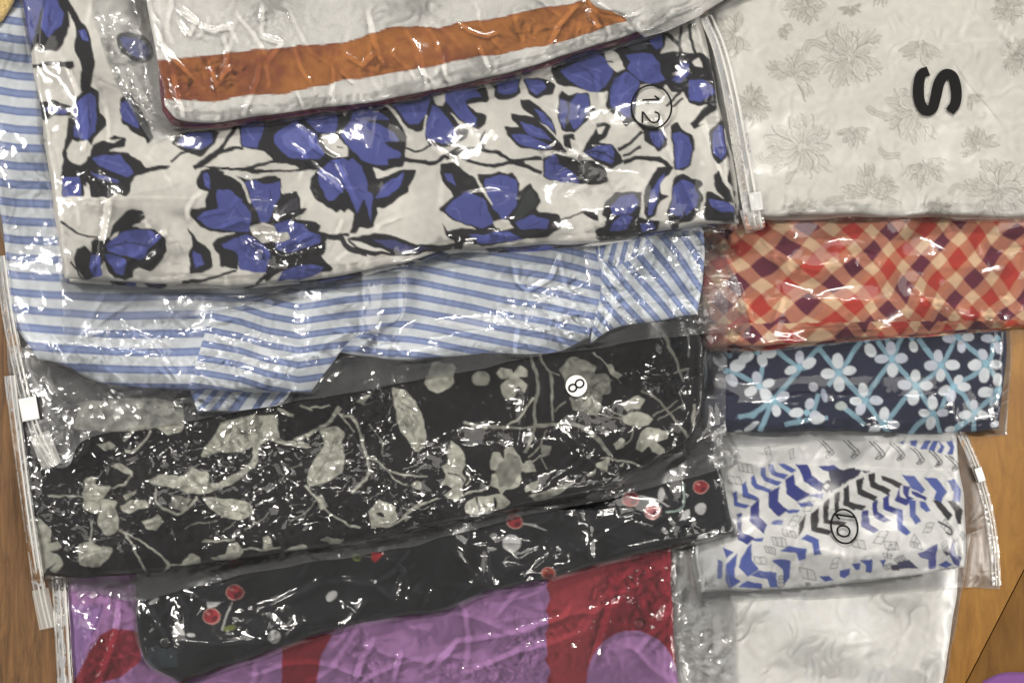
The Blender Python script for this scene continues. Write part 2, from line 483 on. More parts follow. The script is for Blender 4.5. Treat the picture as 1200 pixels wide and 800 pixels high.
def ribbon(name, pts, width, mat, parent, lift=0.6, n=None, profile=None, closed=False, thick=0.0, smooth_z=3):
    """a strip that follows the pile along a line; profile = heights across it"""
    p = np.array(pts, float)
    if closed: p = np.vstack([p, p[:1]])
    L = np.hypot(*np.diff(p, axis=0).T).sum()
    n = n or max(6, int(L / 3))
    p, _ = resample(p, n, smooth=not closed)
    t = np.gradient(p, axis=0)
    if closed: t[0] = t[-1] = p[1] - p[-2]
    t /= np.hypot(*t.T)[:, None] + 1e-9
    nn = np.stack([-t[:, 1], t[:, 0]], -1)
    prof = np.array(profile if profile is not None else [0.0, 0.0], float)
    wd = np.broadcast_to(np.asarray(width, float), (n,)) if np.ndim(width) == 0 else np.interp(np.linspace(0, 1, n), np.linspace(0, 1, len(width)), width)
    k = np.linspace(-0.5, 0.5, len(prof))
    X = p[:, 0, None] + nn[:, 0, None] * k[None] * wd[:, None]; Y = p[:, 1, None] + nn[:, 1, None] * k[None] * wd[:, None]
    Gs = np.maximum(maxf(G), blur(G, smooth_z)) if smooth_z else G
    Z = samp(Gs, X, Y) + lift + prof[None]
    nv, nu = X.shape
    V = [world(X, Y, Z).reshape(-1, 3)]; F = [gridfaces(nv, nu)]
    if thick:
        V.append(world(X, Y, samp(Gs, X, Y) + lift - thick).reshape(-1, 3)); F.append(gridfaces(nv, nu, nv * nu, True))
        i = np.arange(nv * nu).reshape(nv, nu); j = i + nv * nu
        for a, b in ((i[:, 0], j[:, 0]), (j[:, -1], i[:, -1]), (j[0], i[0]), (i[-1], j[-1])):
            F.append(np.stack([a[:-1], b[:-1], b[1:], a[1:]], -1))
    return mesh_obj(name, np.vstack(V), np.vstack(F), mat, parent, smooth=not thick or len(prof) > 2)

def multi_ribbon(name, lines, width, mat, parent, lift=0.6):
    """several pen strokes of one printed mark, joined"""
    V = []; F = []; off = 0
    Gs = np.maximum(maxf(G), blur(G, 3))
    for pts in lines:
        p, L = resample(np.array(pts, float), max(6, len(pts) * 6))
        t = np.gradient(p, axis=0); t /= np.hypot(*t.T)[:, None] + 1e-9
        nn = np.stack([-t[:, 1], t[:, 0]], -1) * width / 2
        q = np.stack([p - nn, p + nn], 1)
        z = samp(Gs, q[..., 0], q[..., 1]) + lift
        V.append(world(q[..., 0], q[..., 1], z).reshape(-1, 3)); F.append(gridfaces(len(p), 2, off)); off += 2 * len(p)
    return mesh_obj(name, np.vstack(V), np.vstack(F), mat, parent)

def disc(name, cx, cy, r, mat, parent, lift=0.6, thick=0.5, dome=0.0, n=28):
    Gs = np.maximum(maxf(G), blur(G, 3))
    rs = [0.0, 0.6, 0.93, 1.0, 1.0]; V = []; 
    t = np.linspace(0, 2 * math.pi, n, endpoint=False)
    zc = float(samp(Gs, np.array([cx]), np.array([cy]))[0])
    for k, a in enumerate(rs[1:]):
        x = cx + r * a * np.cos(t); y = cy + r * a * np.sin(t)
        z = 0.3 * zc + 0.7 * samp(Gs, x, y) + lift + (thick + dome * (1 - a * a) if k < 2 else thick * 0.6 if k == 2 else -0.3)
        V.append(world(x, y, z))
    V.append(world(np.array([cx]), np.array([cy]), np.array([zc + lift + thick + dome])))
    V = np.vstack(V); i = np.arange(n); j = (i + 1) % n; F = []
    for k in range(3): F.append(np.stack([i + k * n, j + k * n, j + (k + 1) * n, i + (k + 1) * n], -1))
    T = np.stack([i, j, np.full(n, 4 * n)], -1)
    return mesh_obj(name, V, np.vstack(F), mat, parent, tris=T[:, ::-1])

def ring(cx, cy, rx, ry, ang=0.0, n=28):
    t = np.linspace(0, 2 * math.pi, n); a = math.radians(ang)
    return [(cx + rx * math.cos(q) * math.cos(a) - ry * math.sin(q) * math.sin(a),
             cy + rx * math.cos(q) * math.sin(a) + ry * math.sin(q) * math.cos(a)) for q in t]

def box_on(name, cx, cy, w_, h_, t_, ang, mat, parent, lift=0.4, bev=1.2):
    """small moulded block (zip slider) with chamfered top edges"""
    a = math.radians(ang); ca, sa = math.cos(a), math.sin(a)
    zc = float(samp(blur(G, 3), np.array([cx]), np.array([cy]))[0]) + lift
    V = []; F = []
    def rectv(w2, h2, z):
        return [world(np.float64(cx + u * ca - v * sa), np.float64(cy + u * sa + v * ca), np.float64(z))
                for u, v in ((-w2, -h2), (w2, -h2), (w2, h2), (-w2, h2))]
    lv = [(w_ / 2, h_ / 2, zc - 0.5), (w_ / 2, h_ / 2, zc + t_ - bev), (w_ / 2 - bev, h_ / 2 - bev, zc + t_),
          (w_ / 2 - bev * 2.2, h_ / 2 - bev * 2.2, zc + t_), (w_ / 2 - bev * 3, h_ / 2 - bev * 3, zc + t_ - bev * 0.6)]
    for l in lv: V += rectv(*l)
    for k in range(len(lv) - 1):
        for i in range(4):
            j = (i + 1) % 4
            F.append((4 * k + i, 4 * k + 4 + i, 4 * k + 4 + j, 4 * k + j))
    n = 4 * (len(lv) - 1); F.append((n, n + 3, n + 2, n + 1)); F.append((0, 1, 2, 3))
    return mesh_obj(name, V, F, mat, parent, smooth=False)

# ================================================================== materials in use
M_fab = fabric('printed_cotton')
M_fab_s = fabric('smooth_cotton', rough=0.7, weave=3200, bump=0.15, mottle=0.06)
M_fab_w = fabric('white_jacquard', rough=0.75, weave=1800, bump=0.3, mottle=0.05)
M_fab_o = fabric('brushed_cotton', rough=0.85, weave=1500, bump=0.35, mottle=0.10)
M_ink = plastic('black_ink', (4, 4, 5), 0.6, spec=0.2)
M_sticker = plastic('white_sticker', (232, 230, 226), 0.4)
M_slider = plastic('slider_plastic', (226, 226, 224), 0.35, alpha=0.92)
M_slider_c = plastic('slider_clear_plastic', (222, 222, 220), 0.2, alpha=0.62)
M_zip = plastic('zip_rail_plastic', (214, 212, 206), 0.22, alpha=0.42, spec=0.7)
M_zip_w = plastic('zip_rail_white_plastic', (226, 224, 218), 0.3, alpha=0.7, spec=0.5)
M_crimp = plastic('crimped_weld_plastic', (214, 213, 208), 0.14, alpha=0.34, spec=0.8)
M_btn_k = plastic('black_button', (12, 12, 14), 0.25)
M_btn_r = plastic('red_button', (120, 14, 34), 0.35)

F_soft = film_mat('clear_film_soft', haze=0.012, rough=0.09, crinkle=0.12, scale=50, facet=0.55, fscale=260, patch=(0.3, 0.55))
F_mid = film_mat('clear_film_creased', haze=0.012, rough=0.09, crinkle=0.15, scale=60, facet=0.7, fscale=340, patch=(0.3, 0.55), ior=1.52)
F_sparkle = film_mat('clear_film_crackled', haze=0.005, rough=0.09, crinkle=0.15, scale=70, facet=0.8, fscale=440, patch=(0.3, 0.5), stretch=(0.8, 1.2))
F_glossy = film_mat('clear_film_glossy', haze=0.004, rough=0.08, crinkle=0.2, scale=50, facet=0.6, fscale=260, patch=(0.4, 0.6), ior=1.62)
F_matte = film_mat('clear_film_matte', haze=0.012, rough=0.25, crinkle=0.15, scale=60, facet=0.3, fscale=200, patch=(0.5, 0.7))
F_back = film_mat('clear_film_back', haze=0.06, rough=0.25, crinkle=0.15, scale=60, facet=0.25, fscale=160)
M_seal = film_mat('seal_strip_film', haze=0.12, rough=0.12, crinkle=0.2, scale=90, facet=0.4, fscale=260)

# ================================================================== the table
M_wood = wood('brown_wood', (66, 45, 26), (126, 91, 55), 60, (4.0, 0.35, 1.0), 0.10)
M_amber = wood('amber_wood', (122, 82, 32), (156, 112, 48), 40, (3.0, 0.6, 1.0), -0.42)
M_amber_shade = wood('shaded_amber_wood', (104, 69, 27), (134, 95, 40), 40, (3.0, 0.6, 1.0), -0.48)  # same amber wood, the shadow right of the seam put into its colour
table = empty('table_top', 600, 400, -1)
tag(table, 'wooden table top of brown and amber boards under the bagged garments', None, kind='structure')
del table['label']
M_under = plastic('dark_underside', (20, 15, 10), 0.8)
def board(name, pts, mat, zt, zb):
    n = len(pts); V = []
    for z in (zt, zb):
        for (x, y) in pts: V.append(world(np.float64(x), np.float64(y), np.float64(z)))
    i = list(range(n)); F = []
    quads = [(a, a + n, (a + 1) % n + n, (a + 1) % n) for a in i] + [tuple(i[:4]), tuple(n + k for k in (3, 2, 1, 0))]
    return mesh_obj(name, V, quads, mat, table, smooth=False)
board('board', [(-700, -600), (560, -600), (560, 1400), (-700, 1400)], M_wood, -0.5, -50)
board('board', [(562, -600), (1852, -600), (822, 1400), (562, 1400)], M_amber, -0.5, -50)
board('board', [(1853.4, -600), (2300, -600), (2300, 1400), (823.4, 1400)], M_amber_shade, -1.2, -50)
board('underside', [(-700, -600), (2300, -600), (2300, 1400), (-700, 1400)], M_under, -30, -60)

# ================================================================== prints
WHITE = (222, 217, 206)
# ---- blue flowers with black outlines on white
BK = (19, 18, 23); BL = (76, 84, 154); BL2 = (98, 106, 174); CR = (224, 221, 213)
def floral_canvas():
    c = Canvas(0, -60, 900, 345, CR); c.round_corners = True
    rs = np.random.default_rng(17)
    def P(col_, *p):
        c.poly(col_, *p)
        if col_ == BL:                         # brush streaks inside the petals
            q = np.array(p, float).reshape(-1, 2); m = q.mean(0)
            for k in range(3):
                v = q[rs.integers(len(q))]; o = q[rs.integers(len(q))]
                a_ = m * .55 + o * .45; b_ = m * .22 + v * .78
                if np.hypot(*(b_ - a_)) > 18:
                    c.stroke(BL2 if k != 1 else (44, 48, 104), (11 if k != 1 else 5) * c.sc / 4, *a_, *((a_ + b_) / 2 + rs.normal(size=2) * 4), *b_, w1=2)
    St = c.stroke
    c.zoom(0, 0, 4)
    P(BK, 90,-60, 300,-60, 325,100, 320,160, 265,240, 235,230, 205,232, 170,205, 130,260, 108,200, 92,120)
    P(BL, 92,-60, 240,-60, 190,60, 150,195, 125,250, 108,190, 90,100)
    P(BL, 230,-40, 265,0, 300,60, 290,120, 225,185, 190,130, 200,60)
    P(BK, 260,-60, 330,10, 380,100, 410,130, 435,230, 445,300, 435,380, 430,420, 385,440, 375,300, 345,230, 360,130, 310,40)
    P(BL, 370,140, 400,140, 415,200, 385,190)
    P(BK, 130,305, 240,288, 340,290, 350,315, 330,325, 240,308, 150,320)
    P(BK, 160,480, 250,475, 340,500, 330,545, 250,545, 210,562, 170,545)
    P(BL, 200,510, 260,505, 320,520, 300,540, 230,535)
    P(BK, 190,580, 198,650, 220,660, 200,670, 180,600)
    P(BK, 345,480, 400,420, 430,405, 465,430, 470,530, 495,560, 500,590, 440,650, 420,690, 340,660, 320,600)
    P(BL, 350,490, 420,435, 450,460, 455,560, 440,620, 400,660, 345,640, 335,560)
    P(BK, 320,550, 345,540, 340,660, 315,700, 330,740, 400,760, 420,800, 290,800, 300,700)
    P(BK, 420,690, 470,668, 530,670, 570,645, 510,660, 540,630, 590,650, 580,690, 540,690, 480,720, 420,735)
    # film-covered lower petal and the leaf by it
    P(BK, 560,460, 600,440, 660,520, 700,600, 720,650, 690,680, 680,650, 640,630, 600,590, 570,570)
    P(BL, 565,480, 600,470, 640,540, 650,600, 600,575, 570,550)
    c.zoom(40, 180, 4)
    P(BK, 230,20, 330,-15, 440,-5, 500,40, 530,70, 600,60, 640,60, 620,80, 540,90, 480,110, 455,140, 450,180, 430,205, 370,180, 310,130, 240,70)
    P(BL, 270,20, 400,0, 430,40, 450,60, 475,95, 440,115, 380,95, 300,50)
    P(BL, 250,70, 330,110, 400,130, 390,142, 300,112)
    P(BK, 200,60, 260,70, 300,120, 350,150, 380,200, 270,210, 240,160, 210,110)
    P(CR, 240,130, 258,150, 262,205, 245,205)
    P(BK, 130,70, 200,80, 230,120, 235,205, 125,205)
    P(BL, 130,110, 215,105, 220,205, 130,205)
    c.zoom(0, 0, 4)
    P((224,220,212), 320,700, 340,680, 330,670, 362,668, 400,655, 415,680, 432,690, 410,720, 400,755, 370,770, 340,760, 315,740)
    c.zoom(200, 100, 4)
    P(BK, 0,270, 20,240, 60,225, 230,210, 210,270, 190,290, 150,340, 100,320, 50,300)
    P(BL, 30,260, 80,230, 190,220, 200,265, 150,300, 90,295, 50,285)
    St(BK, 22, 310,180, 250,280, 150,370, 110,392)
    St(BK, 16, 120,390, 190,330, 300,295, 340,290)
    St(BK, 12, 0,360, 50,315, 100,310)
    P(BK, 310,170, 440,160, 560,170, 620,130, 800,95, 810,150, 840,110, 900,95, 1000,90, 1060,130, 1080,190, 1105,240, 1100,300, 1090,380,
      1040,390, 990,400, 950,385, 960,440, 1020,420, 1080,395, 1155,395, 1140,440, 1115,470, 1110,500, 1060,540, 1000,575, 965,570, 970,600,
      950,640, 950,660, 920,670, 880,660, 870,690, 840,700, 850,650, 860,600, 830,575, 815,600, 795,580, 780,600, 720,560, 680,530, 650,480,
      655,430, 690,390, 640,400, 560,410, 420,415, 330,400, 230,395, 150,385, 170,380, 340,385, 400,365, 480,350, 430,310, 380,300, 330,280)
    P(BL, 330,165, 440,160, 430,220, 405,295, 340,280, 325,230)
    P(BL, 490,230, 580,165, 680,220, 700,280, 720,330, 690,350, 560,345, 510,300, 480,265)
    P(BL2, 520,240, 590,190, 670,240, 680,300, 600,320, 540,290)
    P(BL, 600,130, 770,100, 785,170, 770,230, 700,225)
    P(BL, 830,180, 850,130, 900,105, 950,110, 1030,160, 960,165, 920,155, 930,170, 1000,190, 1040,220, 1070,260, 1000,265, 1020,290,
      1060,300, 1080,325, 1070,345, 1020,345, 1020,375, 960,375, 900,350, 850,310, 800,245, 805,210)
    P(BL, 690,400, 760,350, 810,345, 830,360, 850,345, 900,380, 920,440, 920,490, 945,510, 940,560, 930,640, 910,520, 870,600, 860,570,
      820,480, 760,540, 740,545, 700,470)
    P(BL2, 770,380, 810,370, 830,430, 800,440)
    P(BL, 950,530, 1000,460, 1060,430, 1095,405, 1075,480, 1020,515)
    P((222,219,212), 710,235, 780,235, 800,265, 830,290, 830,340, 800,340, 760,325, 730,300, 720,275)
    St(BK, 6, 780,290, 810,292)
    P(CR, 385,385, 480,365, 570,375, 610,390, 590,400, 480,400)
    P(BK, 120,450, 140,400, 200,385, 260,410, 330,430, 370,440, 430,435, 490,425, 515,440, 520,520, 590,490, 610,530, 610,575, 640,575,
      620,600, 580,620, 600,625, 680,640, 710,660, 690,690, 740,700, 740,720, 720,740, 730,780, 690,820, 250,820, 200,750, 230,720, 310,700,
      200,690, 130,660, 80,600, 90,580, 165,575, 165,540, 180,500, 130,480)
    P(BL, 150,420, 170,410, 185,430, 185,490, 160,470)
    P(BL, 215,490, 270,485, 330,530, 370,600, 375,650, 370,690, 290,690, 180,670, 115,620, 160,595, 230,575)
    P(BL, 340,450, 400,445, 440,470, 480,460, 510,450, 515,520, 480,570, 450,640, 420,640, 400,590, 380,560, 370,500)
    P((58,56,66), 460,640, 500,580, 560,540, 600,520, 600,570, 540,600)
    P(BL, 480,650, 560,630, 630,650, 650,690, 700,700, 700,740, 640,760, 560,790, 500,780, 480,680)
    P(BL, 250,750, 300,720, 360,700, 430,740, 470,790, 470,820, 330,820)
    St(CR, 14, 250,410, 320,440, 350,490, 370,550)
    St(BK, 8, 330,540, 375,600, 410,640)
    P((224,220,212), 370,670, 400,655, 430,640, 455,650, 480,660, 490,690, 550,690, 560,720, 500,740, 470,730, 430,735, 400,715, 380,690)
    c.zoom(40, 180, 4)
    P(BK, 712,342, 760,400, 810,430, 835,470, 840,530, 790,560, 730,570, 740,520, 735,470, 745,420)
    P(BL, 755,450, 790,470, 800,520, 760,540)
    St(BK, 18, 690,605, 800,590, 950,545, w1=10)
    P(BK, 870,440, 950,450, 955,540, 870,530)
    P(BL, 890,440, 960,400, 1040,400, 1100,450, 1110,510, 1155,550, 1080,555, 960,540, 950,470)
    St(BK, 18, 1040,610, 1090,565)
    P(BK, 355,390, 370,340, 400,300, 450,265, 510,265, 515,300, 490,330, 450,345, 490,350, 570,360, 620,400, 625,450, 610,490, 580,530,
      545,552, 490,525, 465,540, 465,575, 430,590, 380,585, 340,550, 330,500, 300,570, 260,590, 240,590, 200,540, 190,490, 200,450, 240,435,
      265,470, 270,420, 290,405, 330,410)
    P(BL, 335,430, 420,365, 500,355, 560,370, 600,390, 540,440, 520,480, 490,500, 430,480, 350,460)
    St(BK, 6, 350,440, 430,420, 540,430)
    P(BL, 335,470, 400,480, 430,500, 420,570, 380,560, 340,500)
    P(BL, 265,480, 310,480, 320,575, 280,585, 260,540)
    St(BK, 14, 120,320, 180,360, 230,385, 310,400, w1=8)
    P(CR, 355,402, 380,375, 402,363, 395,382, 365,404)
    St(BK, 10, 175,505, 230,590, 280,580)
    c.zoom(300, 180, 4)
    P(BK, 70,450, 180,470, 290,440, 330,410, 330,450, 310,480, 360,540, 350,560, 250,560, 120,555, 60,590, 40,600)
    P(BL, 120,560, 180,530, 250,520, 320,530, 300,560, 200,590, 100,600)
    St((40,38,44), 26, 330,385, 400,400, 430,440, 520,470)
    P(BK, 430,400, 500,385, 560,365, 620,380, 700,400, 760,430, 850,430, 940,415, 900,460, 780,470, 720,480, 600,475, 550,480, 490,460, 440,420)
    P((60,62,112), 540,400, 640,400, 740,440, 840,450, 700,462, 620,440)
    P(CR, 440,405, 520,425, 600,450, 640,465, 560,455, 480,440)
    St(BK, 14, 290,370, 350,385, 440,385)
    P(BK, 870,320, 900,360, 940,380, 1000,385, 960,450, 920,450, 930,410, 890,380)
    c.zoom(440, 40, 4)
    P(BK, 50,320, 60,330, 110,400, 150,440, 190,455, 225,450, 240,380, 235,490, 250,520, 340,530, 430,490, 435,450, 400,440, 350,370,
      400,410, 440,430, 480,450, 515,420, 520,380, 470,360, 430,325, 520,325, 535,300, 500,200, 420,210, 320,230, 330,300, 310,340, 280,330, 250,250, 100,270)
    P(BL, 75,330, 140,270, 240,260, 255,320, 235,380, 200,420, 160,425, 120,380)
    P(BL, 245,400, 265,330, 300,350, 350,410, 380,460, 375,505, 320,515, 245,490, 235,460)
    P(BL, 325,230, 400,210, 450,230, 500,300, 440,300, 420,310, 440,350, 470,390, 465,435, 400,400, 350,350, 320,310)
    St(CR, 14, 50,320, 110,400, 155,460); St(CR, 9, 240,375, 228,450, 200,490)
    P(CR, 268,265, 310,255, 325,310, 300,335, 285,300)
    P(BK, 515,205, 560,195, 690,170, 680,250, 690,280, 660,300, 580,310, 555,290, 555,250)
    P(BL, 560,200, 680,175, 670,270, 640,285, 600,285, 570,270)
    P(BK, 690,215, 750,205, 800,210, 840,240, 830,285, 790,290, 760,310, 725,290, 720,260)
    P(BL, 700,215, 780,215, 795,250, 760,290, 735,270)
    c.zoom(600, 0, 4)
    P(BK, 180,310, 260,250, 370,220, 430,195, 460,200, 520,170, 640,130, 720,150, 715,215, 695,250, 900,250, 930,280, 960,420, 955,490,
      880,500, 830,485, 800,430, 740,440, 720,400, 700,430, 650,400, 600,400, 585,470, 580,570, 530,590, 500,550, 470,535, 440,490,
      450,420, 430,430, 380,430, 300,410, 210,400, 190,350)
    P(BL, 230,330, 300,290, 390,250, 440,280, 480,330, 440,400, 400,430, 340,420, 270,380)
    P(BL, 530,260, 600,245, 660,250, 690,300, 690,340, 720,380, 650,400, 600,385, 540,330, 560,295)
    P(BL, 455,440, 480,370, 540,340, 600,390, 580,440, 560,560, 520,545, 460,490)
    P(BL, 640,190, 700,160, 705,220, 680,235)
    P((58,60,70), 520,200, 630,190, 640,230, 560,235)
    P((222,219,212), 430,250, 460,240, 500,260, 525,300, 530,330, 500,340, 470,320, 440,290)
    St(BK, 6, 440,292, 478,290)
    P(BL, 760,370, 790,290, 830,290, 830,350, 790,395, 750,385)
    P(BL, 830,380, 900,370, 940,400, 955,440, 880,480, 830,470, 820,430)
    P(CR, 845,285, 880,270, 895,320, 860,310)
    St(BK, 20, 715,150, 770,200, 790,255); St(BK, 14, 800,120, 790,200, 780,240); St(BK, 14, 830,90, 840,180, 860,262)
    P(BK, 570,560, 620,580, 690,600, 725,650, 720,690, 690,715, 660,690, 620,670, 610,610)
    P(BL, 640,620, 700,610, 715,650, 690,700, 660,680)
    St(BK, 13, 790,425, 720,500); St(BK, 12, 800,460, 750,505)
    P(BK, 860,560, 900,510, 960,470, 965,510, 930,540, 890,570, 880,590, 910,580, 860,610, 845,580)
    P(BK, 920,620, 990,555, 1010,650, 1020,720, 970,770, 935,730)
    P(BL, 940,620, 985,580, 1010,700, 980,750, 945,720)
    P(BK, 740,590, 780,580, 800,610, 850,640, 860,690, 840,770, 800,800, 760,800, 755,740, 745,660)
    P(BL, 750,630, 790,620, 830,650, 850,700, 830,770, 770,800, 760,720)
    St(BK, 16, 500,700, 570,660, 610,620); St(BK, 14, 520,730, 600,690); St(BK, 22, 520,760, 600,740, 700,750, 748,795)
    c.zoom(440, 40, 4)
    P(BK, 680,310, 720,310, 780,350, 830,400, 850,480, 800,430, 750,400, 730,380, 690,350)
    P(BL, 740,350, 790,370, 830,420, 840,460, 780,410)
    P(BK, 860,290, 875,265, 910,285, 1000,270, 1005,330, 1035,360, 1010,390, 960,430, 930,465, 890,460, 870,450, 855,380)
    P(BL, 865,300, 900,310, 905,370, 885,450, 865,400)
    P(BL, 910,320, 950,280, 995,280, 1000,350, 960,420, 930,450, 910,390)
    P(BK, 605,430, 680,440, 640,395, 640,370, 700,380, 740,390, 780,420, 850,490, 880,530, 900,545, 890,560, 830,545, 740,545, 680,530, 640,500, 620,475)
    P(BL, 680,410, 720,420, 780,450, 830,500, 780,490, 720,470)
    P(BL, 635,470, 700,465, 780,500, 830,530, 740,540, 660,500)
    P(BK, 875,470, 930,470, 940,500, 910,490, 920,540, 880,520)
    P(BK, 970,545, 1000,500, 1040,440, 1030,420, 1080,410, 1105,430, 1090,480, 1050,510, 1110,515, 1150,560, 1160,600, 1110,630, 1060,620, 1000,570)
    P(BL, 975,550, 1050,525, 1110,520, 1125,560, 1110,610, 1060,600, 1010,570)
    St(BK, 6, 985,550, 1060,555, 1120,590)
    P(CR, 1040,440, 1080,430, 1062,470, 1050,470)
    P(BK, 780,580, 850,560, 960,590, 1020,590, 1090,640, 1095,690, 1050,710, 940,700, 790,680)
    P(BL, 790,590, 840,560, 860,610, 880,620, 940,650, 960,700, 880,695, 795,670)
    P((70,72,70), 950,610, 1010,610, 1050,660, 1000,690)
    St(BK, 12, 140,540, 200,550, 260,520); St(BK, 20, 130,590, 260,605, 330,570, 400,525)
    St(BK, 18, 330,580, 450,540, 560,555, 640,590, 780,580); St(BK, 18, 400,590, 540,620, 640,600, 700,620, 780,655)
    P(BK, 640,590, 700,600, 700,630, 650,615)
    P(BK, 515,445, 490,490, 490,540, 515,540)
    P(BK, 300,610, 360,600, 420,640, 480,700, 540,780, 560,800, 350,800, 370,770, 320,700)
    P(BK, 480,660, 540,660, 600,670, 640,645, 665,690, 660,760, 725,700, 745,770, 775,775, 760,800, 560,800, 500,720)
    c.zoom(400, 0, 2.667)
    P(BK, 305,650, 350,610, 315,570, 310,540, 340,510, 380,540, 430,560, 500,535, 555,570, 560,650, 590,575, 625,625, 605,660, 680,670,
      690,715, 640,745, 560,750, 450,770, 380,760, 330,720, 370,715, 420,715, 350,690)
    P(BL, 325,545, 345,545, 355,580, 335,570)
    P(BL, 320,655, 385,595, 450,622, 475,700, 430,712, 360,690)
    P(BL, 442,565, 500,545, 548,565, 550,640, 505,695, 475,650)
    P((44,50,50), 525,690, 560,640, 592,590, 612,625, 600,655, 560,680)
    P(BL, 540,690, 600,672, 650,690, 640,718, 560,718)
    P(BL, 400,735, 520,722, 570,750, 430,762)
    P((216,212,204), 470,697, 500,688, 522,690, 540,712, 505,720, 478,714)
    St(CR, 7, 395,520, 430,570, 455,610, 475,640)
    c.zoom(600, 130, 4)
    P(BK, 440,420, 480,380, 560,375, 610,385, 600,440, 590,500, 640,510, 690,510, 690,560, 640,575, 500,600, 400,590, 390,560, 430,540, 440,500, 425,490)
    P(BL, 460,450, 500,400, 570,385, 590,430, 550,490, 470,490)
    P(BL, 470,520, 530,490, 565,500, 540,550, 450,565)
    P(BL, 600,530, 660,515, 680,550, 620,570)
    P(BK, 620,360, 660,290, 680,260, 760,265, 740,300, 700,330, 700,390, 740,400, 690,430, 670,490, 630,510, 610,480)
    P(BL, 650,380, 690,320, 720,290, 690,390, 660,480, 630,490)
    P(BK, 760,320, 800,290, 830,310, 890,330, 890,350, 870,360, 890,400, 880,450, 850,510, 780,530, 775,555, 745,560, 735,510, 720,480, 745,420)
    P(BL, 760,350, 800,320, 850,340, 870,390, 860,450, 800,500, 770,490, 735,480, 750,420)
    P(BK, 800,460, 790,520, 822,510)
    P(BK, 905,375, 940,380, 990,420, 1040,450, 1060,500, 1040,530, 900,510, 890,480)
    P(BL, 915,410, 990,430, 1040,450, 1045,475, 980,480, 925,450)
    P(BK, 945,300, 970,270, 985,330, 1000,350, 1020,380, 1040,440, 1000,430, 950,370)
    P(BK, 1015,270, 1035,300, 1045,370, 1010,330)
    P(BK, 640,585, 720,575, 850,545, 890,555, 860,570, 740,590)
    P(BK, 390,590, 490,600, 480,620, 430,625); P(BK, 560,600, 610,590, 600,615, 550,625)
    P(BK, 315,470, 380,468, 410,490, 410,520, 370,510); St(BK, 8, 170,520, 240,510, 330,475)
    # under the overlapping garment (only glimpsed)
    r = np.random.default_rng(5); c.zoom(0, 0, 1)
    for k in range(26):
        x = 150 + r.uniform(0, 640); y = -55 + r.uniform(0, 1) * max(10, 120 - (x - 150) * 0.16)
        if y > 105 - (x - 200) * 0.14: continue
        a = r.uniform(0, 360); c.ell(BK, x, y, 26, 15, a); c.ell(BL, x, y, 20, 9, a)
    return c.soften()

